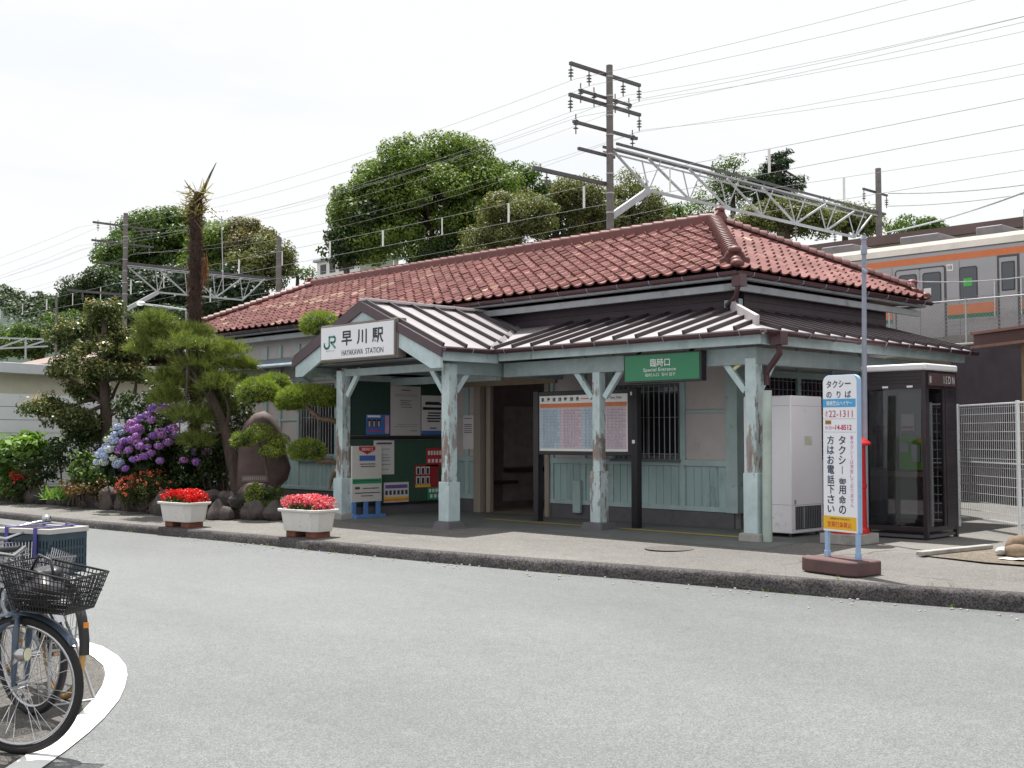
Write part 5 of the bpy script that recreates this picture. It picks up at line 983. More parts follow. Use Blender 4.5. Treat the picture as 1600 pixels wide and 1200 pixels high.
rail_pole('utility_pole', 'distant pole with three crossarms left of the palm', -44.2, 12.9, 0, 12.0, .13, [(11.4, -1.55, 1.6, .09), (9.95+.6, -1.6, 1.5, .09), (9.55, -1.2, .2, .08), (8.1, -2.7, .1, .1)], [(8.1, -2.0)], [(11.3, -1.3), (11.3, -.7), (11.3, .9), (11.3, 1.4), (10.45, -1.4), (10.45, .5), (10.45, 1.3)])
gantry('distant steel gantry behind the palm trunk', -44.2, 12.9, 20.6, 9.6, 8.35)
rail_pole('utility_pole', 'plain pale pole at the right end of the distant gantry', -42.5, 20.35, 2, 11.5, .17, [], [], [], False)
c0 = at(87, 560, 62); rail_pole('utility_pole', 'small far pole with a white transformer at the left', c0[0], c0[1], 2, at(87, 462, 62)[2], .07, [(at(87, 510, 62)[2], -.9, 1., .08)], [], [], False)
c0 = at(45, 528, 60); n = thing('rail_gantry', 'far flat gantry among the trees at the left edge', 'rail gantry', c0); m = MB()
for a, b in (((-30, 527), (92, 531)), ((-30, 546), (75, 541)), ((40, 529), (40, 560)), ((-30, 546), (0, 527)), ((0, 543), (40, 529)), ((40, 542), (75, 531))): m.bar(at(*a, 60), at(*b, 60), .07, .08)
m.build('lattice_truss', GAL, n)
n = thing('tv_antenna', 'thin roof antenna right of the palm', 'antenna', at(349, 450, 30)); m = MB(); m.tube([at(349, 455, 30), at(346, 335, 30)], .014, 6); m.bar(at(318, 333, 30), at(360, 329, 30), .012, .012)
for t in range(7): m.bar(at(322+t*6, 327-t*.5, 30.2), at(322+t*6, 339-t*.5, 29.8), .008, .008)
m.build('mast_and_elements', STEEL, n)
n = thing('street_lamp', 'small street lamp with a long arm left of the palm', 'street lamp', at(292, 560, 30)); m = MB(); m.tube([at(292, 560, 30), at(291, 484, 30), at(240, 477, 30)], .03, 8); m.build('arm', GREYM, n); m = MB(); m.ell(at(220, 474, 30), (.16, .09, .06), 14, 8); m.bar(at(218, 474, 30), at(240, 477, 30), .05, .05); m.build('lamp_head', WHITE, n)
# wires
WM = mat('overhead_wire', (.42, .43, .45), .5)
SUP = [-120, -80, -44.2, -12.9, 18, 49, 80]
def wire(label, y, z, r=.013, sag=.7, xs=SUP, drop=None, y2=None):
    m = MB(); pts = []
    for a, b in zip(xs[:-1], xs[1:]):
        for t in np.linspace(0, 1, 13)[:-1]: pts.append((a+(b-a)*t, y, z-4*sag*t*(1-t)))
    m.tube(pts, r, 5); n = thing('overhead_wire', label, 'wire', (-12.9, y, z), group='wires along the railway'); m.build('strand', WM, n)
    if drop:
        m = MB(); q = MB()
        for x in (np.arange(-78, -6, 3.3) if y < 15 else [-45., -30., -9.]):
            i = max(k for k in range(len(xs)-1) if xs[k] <= x); t = (x-xs[i])/(xs[i+1]-xs[i]); zz = z-4*sag*t*(1-t); q.bar((x, y, zz), (x, y, drop), .05, .05) if round(x) % 2 else q.bar((x, y, zz), (x, y, drop), .03, .03)
        q.build('droppers', WHITE, n); m.tube([(-120, y, drop), (80, y, drop)], .007, 5); m.build('contact_strand', WM, n)
for i_, (dy, z, s_) in enumerate([(-1.44, 11.05, .5), (-.7, 11.05, .6), (.75, 11.05, .7), (1.46, 11.05, .8), (-1.46, 10.18, .6), (1.46, 10.18, .9), (-1.25, 10.05, .5), (1.15, 10.05, .6)]):
    wire(['top wire, nearest the station, on the highest crossarm', 'second wire from the near end of the highest crossarm', 'third wire on the highest crossarm, beyond the pole', 'outermost far wire on the highest crossarm', 'near wire hung from the second long crossarm', 'far wire hung from the second long crossarm', 'near thin wire on the fourth crossarm', 'far thin wire on the fourth crossarm'][i_], YR+dy, z, .0045, s_)
wire('catenary wire with white droppers over the near track', 13.6, 8.95, .007, .12, drop=8.25); wire('catenary wire with droppers over the train', 17.9, 8.95, .006, .25, drop=8.2)
for l_, a, b, r in (('thick cable rising right from the short dark pole', (1388, 363, 42), (1640, 285, 30), .03), ('upper service cable right of the short dark pole', (1388, 302, 43), (1640, 283, 40), .02), ('lower service cable right of the short dark pole', (1388, 322, 43), (1640, 296, 40), .016), ('thin wire crossing in front of the train windows', (1380, 436, 27), (1640, 427, 26), .014)):
    m = MB(); pa, pb_ = Vector(at(*a)), Vector(at(*b)); m.tube([pa+(pb_-pa)*t-Vector((0, 0, .5*t*(1-t))) for t in np.linspace(0, 1, 9)], r, 6); tag(m.build('service_cable', WM), l_, 'cable')
# train
TS = mat('train_steel', (.36, .36, .38), .32, .06, 1.5, .1, (.26, .24, .25), 1.2, metal=.45, stretch=(.2, 1, 1)); YT = 16.4
n = thing('train_carriage', 'silver commuter train carriage with orange bands standing behind the station', 'train', (-5, 17.8, 3.0)); m = MB()
prof = [(16.5, 3.7), (YT, 3.9), (YT, 6.12), (16.5, 6.3), (16.8, 6.45), (17.3, 6.54), (17.8, 6.57), (18.3, 6.54), (18.8, 6.45), (19.1, 6.3), (19.2, 6.12), (19.2, 3.9), (19.1, 3.7)]
m.poly([(-17, y, z) for y, z in prof], (20.5, 0, 0)); m.build('body', TS, n, sharp=25)
m = MB(); m.poly([(-17, y, z+.004) for y, z in prof[2:11]]+[(-17, 19.0, 6.12), (-17, 16.6, 6.12)], (20.5, 0, 0)); m.v = [(x, y if z < 6.2 else y, z) for x, y, z in m.v]; m.build('roof', mat('train_roof', (.3, .275, .25), .7, .12, 2, .15, (.2, .17, .16)), n, sharp=25)
OR = mat('orange_band', (.68, .2, .07), .4, .05); GR2 = mat('green_band', (.01, .18, .1), .4, .05)
m = MB(); m.box(-17, 3.4, YT-.006, YT-.001, 5.83, 6.0); m.build('orange_band', OR, n)
for a, b in ((-5.22, -3.95), (-12, -6.75), (-3.3, 3.4)): m = MB(); m.box(a, b, YT-.006, YT-.001, 4.42, 4.68); m.build('orange_band', OR, n); m = MB(); m.box(a, b, YT-.006, YT-.001, 4.32, 4.419); m.build('green_band', GR2, n)
m = MB()
for z in (3.95, 4.05, 4.15, 4.25, 4.75, 4.85): m.box(-17, 3.4, YT-.008, YT-.001, z, z+.012)
m.build('body_ribs', TS, n)
m = MB()
for x in np.arange(-16, 3, 1.85): m.box(x, x+.012, YT-.003, YT-.0008, 3.92, 5.8)
m.box(-17, 3.4, YT-.012, YT-.001, 6.09, 6.12); m.build('panel_seams', mat('seam_dark', (.12, .12, .13), .5), n)
def rrect(x0, x1, z0, z1, r, k=5):
    P = []
    for cx, cz, a in ((x1-r, z1-r, 0), (x0+r, z1-r, 90), (x0+r, z0+r, 180), (x1-r, z0+r, 270)): P += [(cx+r*math.cos(R_(a+90*t/k)), cz+r*math.sin(R_(a+90*t/k))) for t in range(k+1)]
    return P
def twin(parent, x0, x1, z0, z1, y, r=.07, nm='window'):
    m = MB(); m.poly([(x, y, z) for x, z in rrect(x0-.03, x1+.03, z0-.03, z1+.03, r)], (0, .006, 0)); w = m.build(nm, mat('window_rubber', (.05, .05, .055), .5), parent)
    m = MB(); m.poly([(x, y-.004, z) for x, z in rrect(x0, x1, z0, z1, r*.8)], (0, .003, 0)); m.build('pane', mat('train_glass', (.09, .1, .12), .12, .05), w); return w
for x0 in (-6.62, -11.6):
    m = MB(); m.poly([(x, YT-.004, z) for x, z in rrect(x0-.05, x0+1.38, 3.85, 5.73, .1)], (0, .003, 0)); d = m.build('door', mat('door_seam', (.08, .08, .09), .5), n)
    for a in (x0, x0+.665):
        m = MB(); m.poly([(x, YT-.014, z) for x, z in rrect(a, a+.655, 3.86, 5.69, .05)], (0, .009, 0)); m.build('door_leaf', TS, d); twin(d, a+.1, a+.55, 4.78, 5.55, YT-.018)
m = MB(); m.box(-5.85, -5.65, YT-.026, YT-.0225, 4.95, 5.17); m.build('door_notice', WHITE, n)
twin(n, -4.87, -4.45, 4.8, 5.6, YT-.006); twin(n, -8.6, -7.4, 4.8, 5.6, YT-.006); twin(n, -10.2, -9.0, 4.8, 5.6, YT-.006)
m = MB(); m.box(-4.78, -4.56, YT-.014, YT-.0105, 5.13, 5.33); m.build('window_sticker', mat('sticker_green', (.08, .5, .1), .5), n)
m = MB(); m.box(-5.23, -5.05, YT-.01, YT-.002, 5.56, 5.74); m.build('number_plate', WHITE, n); text('10', n, BLACK, (-5.14, YT-.0115, 5.65), .11, .1, (1, 0, 0), bold=.02)
m = MB(); m.box(-3.92, -3.36, YT-.005, YT-.001, 3.8, 5.82); d = m.build('crew_door', mat('door_seam', (.08, .08, .09)), n); m = MB(); m.box(-3.86, -3.42, YT-.012, YT-.0055, 3.84, 5.76); m.build('door_leaf', TS, d); twin(d, -3.78, -3.5, 4.95, 5.62, YT-.016, .03)
m = MB(); m.tube([(-3.97, YT-.06, 4.3), (-3.97, YT-.06, 5.2)], .015, 6); m.tube([(-3.31, YT-.06, 4.3), (-3.31, YT-.06, 5.2)], .015, 6); m.build('handrail', CHROME, n)
for a, b in ((-6.8, -5.7), (-9.2, -8.2), (-4.7, -4.0), (-12.4, -11)): m = MB(); m.box(a, b, 16.95, 18.65, 6.45, 6.7); m.build('roof_unit', mat('roof_unit_grey', (.22, .21, .22), .6, .1, 3, .15), n, bev=.03)
m = MB(); m.tube([(-3.4, 17.0, 6.4), (-3.4, 17.0, 7.0)], .08, 10); m.build('roof_vent', GREYM, n)
for x in (-14, -11, -1, 1.5): m = MB(); m.box(x-1.1, x+1.1, 16.7, 18.9, 3.05, 3.7); m.build('bogie', BLKM, n)
# platform canopy beyond the train, lineside fence
n = thing('platform_canopy', 'long brown platform canopy edge behind the train roof', 'canopy', (-12, 22.5, 3)); m = MB(); m.box(-34, 8, 20.5, 20.7, 7.2, 7.48); m.build('fascia', mat('brown_purple_fascia', (.13, .085, .085), .6, .18, 1.5, stretch=(.6, 1, 1)), n)
m = MB(); m.box(-34, 8, 20.7, 25, 7.3, 7.4); m.build('roof', STEEL, n); m = MB(); m.box(-34, 8, 20.95, 21.1, 6.75, 7.2); m.build('inner_beam', mat('beige_beam', (.5, .46, .42), .6, .08), n)
for x in range(-32, 8, 6): m = MB(); m.box(x-.1, x+.1, 22.5, 22.7, 3, 7.3); m.build('post', STEEL, n)
n = thing('chain_link_fence', 'chain link fence with thin pale posts in front of the train', 'fence', (-4, 15.0, 3)); m = MB()
for i in range(150):
    x = -9.5+i*.09
    for s in (-1, 1):
        xa, xb = x, x+s*1.05; m.bar((xa, 15, 3.55), (xb, 15.004*1, 4.6), .007, .007)
m.build('wire_mesh', mat('grey_wire', (.25, .25, .26), .5), n); m = MB()
for x in np.arange(-10.1, 5, 2): m.tube([(x, 15, 3), (x, 15, 4.66)], .025, 8)
m.build('post', STEEL, n); m = MB(); m.tube([(-10.5, 15, 4.62), (5, 15, 4.62)], .018, 6); m.build('top_rail', STEEL, n)
m = MB(); m.box(-14, 8, 14.7, 14.95, 3.0, 3.55); m.build('base_kerb', CONC, n, bev=.02)
# houses glimpsed between the trees
c0 = Vector(at(560, 408, 75)); n = thing('hill_house', 'small white house with dark windows under the big tree', 'house', (c0.x, c0.y, c0.z-4)); m = MB(); m.box(c0.x-2.4, c0.x+2.2, c0.y-1.5, c0.y+1.5, c0.z-5, c0.z); m.build('wall', WHITE, n)
m = MB()
for k in (-2, -1, 0, 1): m.box(c0.x+k-.3+.3, c0.x+k+.3+.3, c0.y-1.53, c0.y-1.505, c0.z-.8, c0.z-.2)
m.build('window', DGLASS, n); m = MB(); m.box(c0.x-2.6, c0.x+2.4, c0.y-1.7, c0.y+1.7, c0.z, c0.z+.15); m.build('roof', GREYM, n)

# ================================================================== trees on the hill
def hill_z(x, y): return 2.9+(1-math.exp(-(max(y, 31)-31)/34))*(9+3*math.sin(x*.05)+2*math.sin(x*.021+1))*(1 if x < -15 else max(.35, 1-(x+15)/40))
def tree(name, label, spec, D, lm, leaf=(.4, .2), nc=60, cr=.95, dens=9, low=-.5, flatk=.75, shell=.35, group='trees on the hillside', trunk_px=None, up_=.35, droop=0.):
    PD = pads(spec, D); c0 = PD[0][0]; bx_, by_ = (c0[0], c0[1]) if trunk_px is None else at(trunk_px[0], trunk_px[1], D)[:2]
    bz_ = min(hill_z(bx_, by_), min(c[2]-r[2] for c, r in PD)-.3); n = thing(name, label, 'tree', (bx_, by_, bz_-.5), group=group); sub = []
    tot = sum(r[0]*r[2] for c, r in PD); ms = MB(); ms.tube([(bx_, by_, bz_-.5), ((bx_+c0[0])/2, (by_+c0[1])/2, (bz_+c0[2])/2), tuple(c0)], [.35, .28, .12], 9)
    for c, r in PD:
        q = max(6, int(nc*r[0]*r[2]/tot)); P = in_ell(c, r, q, low, shell); P = c+(P-c)*rng.uniform(.86, 1.16, (len(P), 1))
        for p in P:
            s = cr*rng.uniform(.45, 1.15); sub.append((p, np.array([s, s, s*flatk])))
            if rng.uniform() < .35: limb(ms, tuple(c0*.6+c*.4-np.array([0, 0, r[2]*.45])), tuple(p), .10, .025, .02)
    quads_mesh(clumpleaves(sub, dens, leaf[0], leaf[1], .55, up_, .6, .2, droop), 'crown', lm, n); ms.build('trunk', BARK, n, sharp=80); return n
tree('broadleaf_tree', 'huge domed dark green tree towering behind the middle of the roof', [(675, 315, 105, 88), (590, 345, 62, 70), (720, 270, 50, 50), (640, 265, 60, 45), (690, 240, 42, 30), (560, 375, 42, 40), (590, 300, 50, 40), (615, 300, 70, 50), (560, 330, 46, 40), (770, 320, 60, 50), (740, 285, 55, 42), (730, 360, 80, 55), (620, 385, 90, 38)], 68, LF['big'], (0.205, 0.114), 330, .95, 54, -.7)
tree('broadleaf_tree', 'dark spreading tree at the right shoulder of the huge domed one', [(800, 290, 52, 30), (845, 310, 26, 22), (780, 310, 40, 28)], 71, LF['mid'], (0.205, 0.106), 70, .8, 48)
tree('broadleaf_tree', 'rusty olive rounded tree in front of the huge domed one', [(800, 350, 56, 50), (770, 385, 50, 30), (840, 345, 34, 34)], 62, LF['olive'], (0.167, 0.084), 100, .75, 57)
tree('broadleaf_tree', 'thin drooping branch tree at the left foot of the huge domed one', [(535, 380, 32, 26), (560, 400, 32, 18), (575, 345, 26, 28)], 66, LF['dark'], (0.304, 0.152), 34, .8, 16, trunk_px=(575, 440))
tree('broadleaf_tree', 'dark tree filling the gap behind the tall railway pole', [(870, 350, 42, 42), (930, 375, 40, 40), (700, 415, 60, 28)], 66, LF['dark'], (0.205, 0.106), 80, .85, 45)
tree('broadleaf_tree', 'light olive tree left of the tall railway pole', [(905, 312, 44, 36), (925, 345, 36, 30)], 64, LF['olive'], (0.182, 0.091), 60, .75, 45)
tree('broadleaf_tree', 'olive tree right of the tall railway pole', [(990, 318, 44, 42), (1010, 350, 38, 30), (955, 350, 30, 26)], 66, LF['olive'], (0.182, 0.091), 65, .75, 45)
tree('thin_tree', 'sparse tree with small open crown behind the gantry', [(1062, 345, 34, 24), (1040, 330, 18, 14)], 68, LF['mid'], (0.258, 0.129), 26, .6, 13)
tree('broadleaf_tree', 'feathery tree with open crown left of the layered conifer', [(1145, 285, 42, 34), (1110, 315, 32, 28), (1175, 310, 30, 30)], 72, LF['mid'], (0.190, 0.084), 60, .7, 27)
n = tree('conifer_tree', 'dark layered conifer above the gantry', [(1218, 246, 16, 9), (1215, 262, 34, 9), (1212, 279, 46, 9), (1210, 296, 52, 9), (1205, 312, 44, 10)], 70, LF['cedar'], (0.380, 0.091), 85, .55, 35, -.9, .4, .6)
tree('broadleaf_tree', 'pale olive bushy tree below the right end of the gantry', [(1230, 345, 62, 30), (1180, 350, 40, 24), (1270, 352, 40, 26)], 58, LF['olive'], (0.182, 0.091), 120, .6, 38)
tree('broadleaf_tree', 'pale olive tree between the gantry and the short pole', [(1320, 345, 50, 24), (1345, 352, 34, 18)], 60, LF['olive'], (0.198, 0.091), 70, .6, 32)
tree('broadleaf_tree', 'small far green tree right of the short dark pole', [(1425, 355, 34, 14), (1460, 358, 22, 10)], 70, LF['mid'], (0.228, 0.114), 40, .55, 26)
tree('broadleaf_tree', 'broad green tree behind the palm trunk', [(250, 395, 75, 60), (215, 380, 40, 30), (280, 350, 36, 20), (200, 420, 52, 50), (290, 380, 46, 40), (240, 440, 80, 40)], 92, LF['mid'], (0.258, 0.144), 190, 1.25, 38)
tree('broadleaf_tree', 'tree with bright rounded clumps right of the palm', [(340, 385, 40, 38), (330, 430, 55, 40)], 88, LF['big'], (0.258, 0.144), 80, 1.15, 38)
tree('broadleaf_tree', 'brownish olive topped tree beside the pale pole', [(392, 385, 38, 34), (375, 360, 22, 12)], 86, LF['olive2'], (0.228, 0.129), 70, 1.0, 38)
tree('broadleaf_tree', 'olive tree under the right end of the distant gantry', [(395, 425, 48, 36), (425, 410, 26, 30)], 84, LF['olive'], (0.228, 0.129), 80, 1.0, 38)
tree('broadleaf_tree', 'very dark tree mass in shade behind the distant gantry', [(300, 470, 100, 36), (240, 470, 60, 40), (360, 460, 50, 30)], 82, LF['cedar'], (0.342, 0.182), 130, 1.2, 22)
tree('broadleaf_tree', 'dark green sloping tree left of the distant pole', [(150, 460, 44, 36), (120, 490, 40, 30), (180, 490, 44, 36)], 86, LF['dark'], (0.243, 0.137), 110, 1.15, 38)
tree('broadleaf_tree', 'green tree above the low building', [(60, 535, 66, 24), (100, 520, 40, 26), (20, 545, 50, 20), (-20, 540, 50, 26)], 70, LF['mid'], (0.213, 0.114), 100, .8, 45)
tree('broadleaf_tree', 'mid green tree low behind the left garden tree', [(130, 535, 52, 28), (190, 525, 44, 34), (250, 520, 50, 32)], 66, LF['dark'], (0.205, 0.114), 90, .8, 45)
tree('thin_tree', 'thin pale tree beside the pale pole, seen against the sky', [(465, 430, 20, 10), (480, 428, 14, 8)], 90, LF['mid'], (0.304, 0.137), 12, .6, 11)
# far wooded ridge
V = []; F = []; top = [(-120, 462), (-60, 458), (0, 455), (20, 466), (45, 478), (75, 470), (100, 474), (140, 490), (220, 500)]; K = 40
sp = [np.interp(np.linspace(-120, 220, K), [t[0] for t in top], [t[1] for t in top])]; pts = []
for i in range(K):
    px = -120+340*i/(K-1); T_ = np.array(at(px, float(sp[0][i]), 330)); Bq = np.array(at(px, 640, 250)); Bq[2] = 0; Bk = T_+np.array([-60, 90, -30])
    V += [tuple(Bq), tuple(Bq*.5+T_*.5+np.array([0, 0, 2])), tuple(T_), tuple(Bk)]
for i in range(K-1):
    for j in range(3): F.append((i*4+j, i*4+4+j, i*4+5+j, i*4+1+j))
m = MB(); m.add(V, F); struct(m.build('far_hills', mat('far_hill', (.03, .05, .035), .95, .3, .05), org=(0, 0, 0), sharp=180))
cl = []
for i in range(520):
    u_ = rng.uniform(-120, 215); h_ = float(np.interp(u_, [t[0] for t in top], [t[1] for t in top])); py = h_+rng.uniform(0, 1)**1.5*90; f_ = (py-h_)/(640-h_); cl.append((np.array(at(u_, py, 330-60*f_)), np.array([3.2, 3.2, 2.6])*rng.uniform(.6, 1.3)))
o = quads_mesh(clumpleaves(cl, .9, 1.2, .8, .4), 'far_wood', LF['far']); tag(o, 'hazy wooded ridge far off at the left edge', 'wood', kind='stuff')

# ================================================================== bicycles
TYRE = mat('tyre_rubber', (.015, .014, .015), .75, .2); GUM = mat('gum_tyre', (.42, .25, .09), .7, .15); FRAMEB = mat('blue_grey_frame', (.075, .1, .14), .35, .08, 4, metal=.4); FRAMES = mat('silver_frame', (.26, .28, .31), .3, .05, 4, metal=.6); PLB = mat('black_plastic', (.02, .02, .022), .5, .2)
def bike(label, x, y, rot, fm, basket, tyre=TYRE, D=.11, rack_z=.74):
    n = thing('bicycle', label, 'bicycle', (x, y, ZR+.003), rot, 'bicycles parked by the bay line', local=True); R = .315; RT = .02; WB = 1.08
    def sh(mb):
        mb.v = [(x+D*min(1, max(0, (z-.335)/.3)), y, z-(.03 if z > .8 else 0)) for x, y, z in mb.v]; return mb
    def wheel(cx):
        m = MB(); m.tube([(cx+R*math.cos(t), 0, R+RT+R*math.sin(t)) for t in np.linspace(0, 2*math.pi, 49)[:-1]], RT, 10, closed=True); w = m.build('wheel', tyre, n, sharp=80)
        m = MB(); m.tube([(cx+(R-.026)*math.cos(t), 0, R+RT+(R-.026)*math.sin(t)) for t in np.linspace(0, 2*math.pi, 49)[:-1]], .011, 8, closed=True); m.build('rim', CHROME, w, sharp=80)
        m = MB(); m.tube([(cx, -.045, R+RT), (cx, .045, R+RT)], .02, 10); m.tube([(cx, -.075, R+RT), (cx, .075, R+RT)], .006, 6)
        for i in range(32): t = 2*math.pi*i/32; s = 1 if i % 2 else -1; tt = t+s*.5*(1 if (i//2) % 2 else -1); m.tube([(cx+.02*math.cos(t), s*.035, R+RT+.02*math.sin(t)), (cx+(R-.035)*math.cos(tt), 0, R+RT+(R-.035)*math.sin(tt))], .0016, 4, cap=False)
        m.build('spokes', CHROME, w, sharp=80)
    wheel(0); wheel(-WB); h = R+RT
    m = MB(); ht, hb, bb, st = (-.33+D, 0, .83), (-.28+D, 0, .66), (-.62, 0, .3), (-.8, 0, .72)
    m.tube([ht, hb], .02, 10); m.tube([hb, (-.42, 0, .42), bb], .019, 10); m.tube([(-.31, 0, .77), (-.48, 0, .5), (-.69, 0, .45)], .014, 10); m.tube([bb, st], .016, 10)
    for s in (-1, 1): m.tube([(-.62, s*.03, .3), (-WB, s*.06, h)], .010, 8); m.tube([(-.78, s*.02, .66), (-WB, s*.06, h)], .008, 8)
    m.build('frame', fm, n, sharp=80)
    m = MB()
    for s in (-1, 1): m.tube([(-.255, s*.035, .66), (-.22, s*.058, .6), (-.07, s*.058, .42), (0, s*.058, h)], [.014, .014, .012, .009], 8)
    m.tube([(-.262, -.035, .665), (-.262, .035, .665)], .016, 8); sh(m).build('fork', fm, n, sharp=80)
    for cx, a0_, a1_ in ((0, 35, 178), (-WB, -5, 185)):
        m = MB(); V = []; F = []; K = 22
        for i in range(K+1):
            t = R_(a0_+(a1_-a0_)*i/K)
            for yy, rr_ in ((-.03, R+.028), (-.018, R+.042), (.018, R+.042), (.03, R+.028)): V.append((cx+rr_*math.cos(t), yy, h+rr_*math.sin(t)))
        for i in range(K):
            for j in range(3): F.append((i*4+j, i*4+j+1, i*4+5+j, i*4+4+j))
        m.add(V, F); m.build('mudguard', CHROME if fm is FRAMES else fm, n, sharp=60)
    m = MB(); m.tube([(-.33, 0, .82), (-.34, 0, .98)], .013, 8); m.tube([(-.66+.12, .3, .99), (-.42, .27, 1.0), (-.33, .14, 1.02), (-.31, 0, .99), (-.33, -.14, 1.02), (-.42, -.27, 1.0), (-.54, -.3, .99)], .011, 8); hbz = sh(m).build('handlebar', CHROME, n, sharp=80)
    m = MB()
    for s in (-1, 1): m.tube([(-.44, s*.276, 1.0), (-.57, s*.303, .988)], .016, 10)
    sh(m).build('grip', PLB, hbz, sharp=80); m = MB()
    for s in (-1, 1): m.tube([(-.39, s*.25, 1.0), (-.38, s*.262, .975), (-.48, s*.3, .955)], .007, 6)
    sh(m).build('brake_lever', CHROME, hbz, sharp=80); m = MB(); m.lathe((-.36, -.17, 1.03), [(.028, 0), (.03, .01), (.026, .028), (.012, .038)], 16); sh(m).build('bell', CHROME, hbz)
    m = MB(); m.tube([(-.42, .26, .985), (-.3, .1, .85), (-.26, .03, .7)], .004, 5); m.tube([(-.42, -.26, .985), (-.3, -.06, .86), (-.5, .0, .46), (-.95, .05, .5)], .004, 5); m.tube([(-.38, -.2, 1.0), (-.2, -.08, .92), (-.24, -.03, .7)], .004, 5); sh(m).build('cables', PLB, n, sharp=80)
    m = MB(); m.ell((-.83, 0, .8), (.13, .085, .035), 18, 10); m.ell((-.73, 0, .795), (.12, .035, .025), 14, 8); m.tube([(-.79, 0, .7), (-.82, 0, .79)], .012, 8); m.build('saddle', PLB, n)
    m = MB(); m.tube([bb, (-.62, -.075, .3)], .02, 10)
    for s, a in ((-1, -.9), (1, 2.24)): e_ = (-.62+.16*math.cos(a), s*.085, .3+.16*math.sin(a)); m.bar((-.62, s*.08, .3), e_, .014, .02)
    m.build('crank', CHROME, n); m = MB()
    for s, a in ((-1, -.9), (1, 2.24)): ex_, ez_ = -.62+.16*math.cos(a), .3+.16*math.sin(a); m.box(ex_-.045, ex_+.045, s*.09, s*.09+s*.09, ez_-.012, ez_+.012)
    m.build('pedal', PLB, n); m = MB()
    for s, a in ((-1, -.9), (1, 2.24)): ex_, ez_ = -.62+.16*math.cos(a), .3+.16*math.sin(a); m.box(ex_+.0455, ex_+.05, s*.12, s*.16, ez_-.008, ez_+.008); m.box(ex_-.05, ex_-.0455, s*.12, s*.16, ez_-.008, ez_+.008)
    m.box(-WB-.365, -WB-.36, -.015, .015, .46, .49); m.build('reflector', mat('amber_reflector', (.75, .25, .02), .3, .05), n)
    m = MB(); m.poly([(-.55, -.05, .36), (-.62, -.05, .39), (-1.02, -.05, .37), (-1.1, -.05, .33), (-1.02, -.05, .28), (-.62, -.05, .22), (-.54, -.05, .27)], (0, .018, 0)); m.build('chain_guard', fm, n, bev=.005)
    m = MB(); m.tube([(-WB, .07, h), (-WB-.05, .1, .2), (-WB-.17, .13, .0)], .009, 8); m.tube([(-WB, -.07, h), (-WB-.05, -.1, .2), (-WB-.17, -.13, .0)], .009, 8); m.tube([(-WB-.17, -.13, .005), (-WB-.17, .13, .005)], .009, 8); m.build('kickstand', STEEL, n, sharp=80)
    m = MB()
    for s in (-.06, -.02, .02, .06): m.tube([(-.86, s, rack_z-.01), (-1.33, s, rack_z-.01)], .006, 6)
    for xx in (-.88, -1.1, -1.32): m.tube([(xx, -.062, rack_z-.012), (xx, .062, rack_z-.012)], .006, 6)
    for s in (-1, 1): m.tube([(-1.2, s*.06, rack_z-.01), (-WB, s*.07, h)], .006, 6)
    m.build('rack', STEEL, n, sharp=80)
    m = MB(); m.lathe((0, 0, 0), [(.0, 0), (.034, .005), (.036, .03), (.024, .06), (.005, .075)], 18); hl = m.build('headlamp', CHROME, n); hl.rotation_euler = (0, R_(-90), 0); hl.location = (.09, -.085, .5); m = MB(); m.bar((0, -.06, .44), (.04, -.085, .5), .012, .012); m.build('lamp_bracket', STEEL, n)
    m = MB(); m.lathe((0, 0, 0), [(.0, -.001), (.03, -.002), (.03, .002), (0, .003)], 18); l2 = m.build('lamp_lens', mat('lamp_glass', (.75, .72, .5), .1, .05), hl)
    if basket:
        bm, r = basket; m = MB(); b0_, b1_, t0_, t1_ = -.22, .05, -.27, .1; wb, wt = .135, .185; zb_, zt_ = .72, .97
        def bp_(u, v, zz):  # u along x 0..1, v across -1..1
            f = (zz-zb_)/(zt_-zb_); return (b0_*(1-f)+t0_*f+u*((b1_-b0_)*(1-f)+(t1_-t0_)*f), v*(wb*(1-f)+wt*f), zz-.05*u*f-.02*u)
        for k in range(19):
            v = -1+2*k/18
            for u in (0, 1): m.tube([bp_(u, v, zb_), bp_(u, v, zt_)], r, 4)
            m.tube([bp_(0, v, zb_), bp_(1, v, zb_)], r, 4); u = k/18
            for v in (-1, 1): m.tube([bp_(u, v, zb_), bp_(u, v, zt_)], r, 4)
            m.tube([bp_(u, -1, zb_), bp_(u, 1, zb_)], r, 4)
        for zz in np.linspace(zb_, zt_, 10): m.tube([bp_(0, -1, zz), bp_(1, -1, zz), bp_(1, 1, zz), bp_(0, 1, zz)], r*1.1 if zz < zt_-.01 else .006, 5, closed=True)
        sh(m).build('basket', bm, n, sharp=80)
    return n
BW = mat('black_wire', (.012, .012, .014), .45, .1)
HA = R_(37)
bA = bike('nearest bicycle with black wire basket and blue grey frame', 2.76, -10.34, HA, FRAMEB, (BW, .003), D=.26)
bB = bike('bicycle with silver wire basket behind the nearest one', 1.98, -9.97, R_(10), FRAMES, (CHROME, .0026), D=.03)
bC = bike('bicycle with tan tyres facing away and a crate on its rack', 1.72-1.08, -9.68+.08, R_(176), PLB, None, GUM)
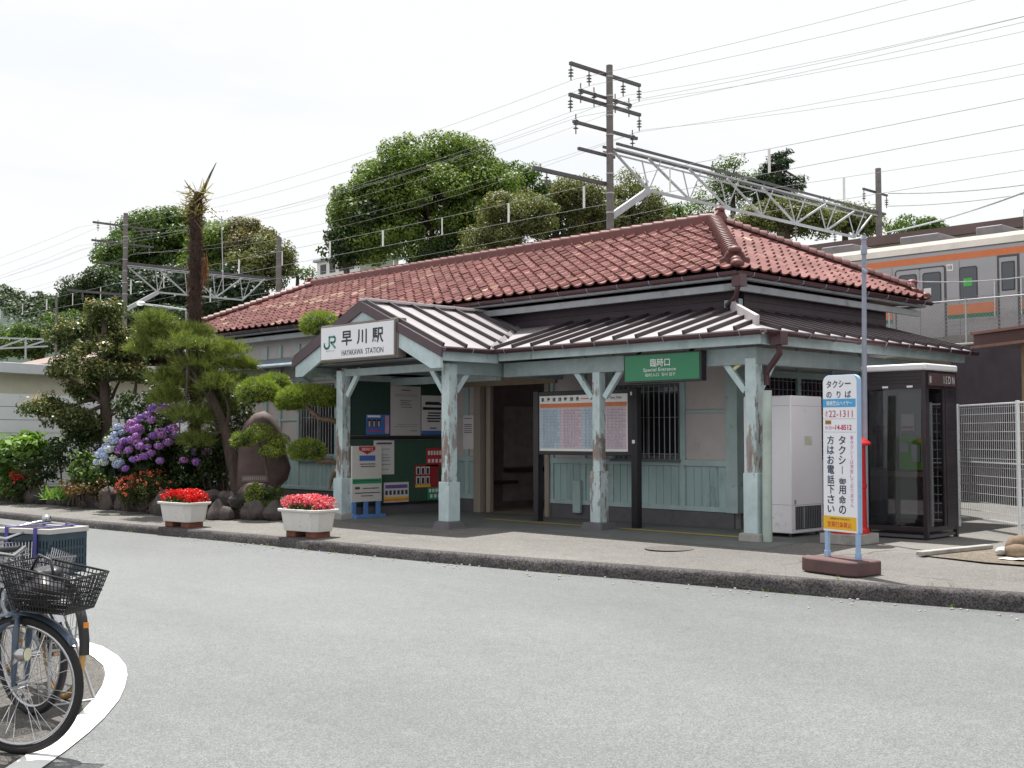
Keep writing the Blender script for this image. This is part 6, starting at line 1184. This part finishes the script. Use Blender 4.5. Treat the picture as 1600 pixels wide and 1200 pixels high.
m = MB(); c_, s_ = math.cos(HA), math.sin(HA); bx0, by0 = 2.76+.1*c_, -10.34+.1*s_; m.ell((bx0, by0, ZR+.80), (.14, .12, .085), 26, 16, jit=.32); m.ell((bx0-.07, by0+.04, ZR+.84), (.1, .09, .07), 22, 14, jit=.35); m.tube([(bx0-.08, by0-.02, ZR+.88), (bx0-.02, by0, ZR+.97), (bx0+.07, by0+.02, ZR+.95), (bx0+.1, by0+.03, ZR+.85)], .008, 6); tag(m.build('black_bag', mat('bag_vinyl', (.025, .022, .03), .4, .2, 9, bmp=.5, bscale=18), sharp=180), 'crumpled black bag lying in the black bicycle basket', 'bag')
cr_ = R_(203); n = thing('storage_crate', 'dark blue folding crate with cream rim strapped on a bicycle rack', 'crate', (1.6, -9.76, ZR+.745), cr_, local=True)
CB = mat('crate_blue', (.03, .055, .075), .55, .12); CI = mat('crate_brown', (.22, .11, .06), .7, .15); RIM = mat('crate_cream', (.45, .44, .42), .5, .06)
m = MB(); a, b, hh = .2, .15, .25
for z0, z1 in ((.0, .05), (.2, .24)):
    m.box(-a, a, -b, -b+.012, z0, z1); m.box(-a, a, b-.012, b, z0, z1); m.box(-a, -a+.012, -b+.012, b-.012, z0, z1); m.box(a-.012, a, -b+.012, b-.012, z0, z1)
for i in range(16): x = -a+.008+i*(2*a-.016)/15; m.box(x-.008, x+.008, -b+.001, -b+.011, .05, .2); m.box(x-.008, x+.008, b-.011, b-.001, .05, .2)
for i in range(12): y = -b+.02+i*(2*b-.04)/11; m.box(-a+.001, -a+.011, y-.008, y+.008, .05, .2); m.box(a-.011, a-.001, y-.008, y+.008, .05, .2)
for z in (.1, .15): m.box(-a, a, -b+.002, -b+.01, z-.008, z+.008); m.box(-a, a, b-.01, b-.002, z-.008, z+.008); m.box(-a+.002, -a+.01, -b, b, z-.008, z+.008); m.box(a-.01, a-.002, -b, b, z-.008, z+.008)
m.build('body', CB, n); m = MB(); m.box(-a+.013, a-.013, -b+.013, b-.013, .004, .02); m.box(-a+.014, a-.014, -b+.013, -b+.02, .02, .235); m.box(-a+.014, a-.014, b-.02, b-.013, .02, .235); m.box(-a+.013, -a+.019, -b+.02, b-.02, .02, .235); m.box(a-.019, a-.013, -b+.02, b-.02, .02, .235); m.build('lining', CI, n)
m = MB(); t = .022; m.box(-a-.008, a+.008, -b-.008, -b+t, .24, .27); m.box(-a-.008, a+.008, b-t, b+.008, .24, .27); m.box(-a-.008, -a+t, -b+t, b-t, .24, .27); m.box(a-t, a+.008, -b+t, b-t, .24, .27); m.build('rim', RIM, n, bev=.003)
m = MB(); ST = mat('purple_strap', (.07, .06, .28), .5, .08)
for x in (-.1, .12): m.box(x-.013, x+.013, -b-.012, b+.012, .272, .277); m.box(x-.013, x+.013, -b-.0125, -b-.0085, .0, .272); m.box(x-.013, x+.013, b+.0085, b+.0125, .0, .272)
m.build('strap', ST, n)
finish_texts()
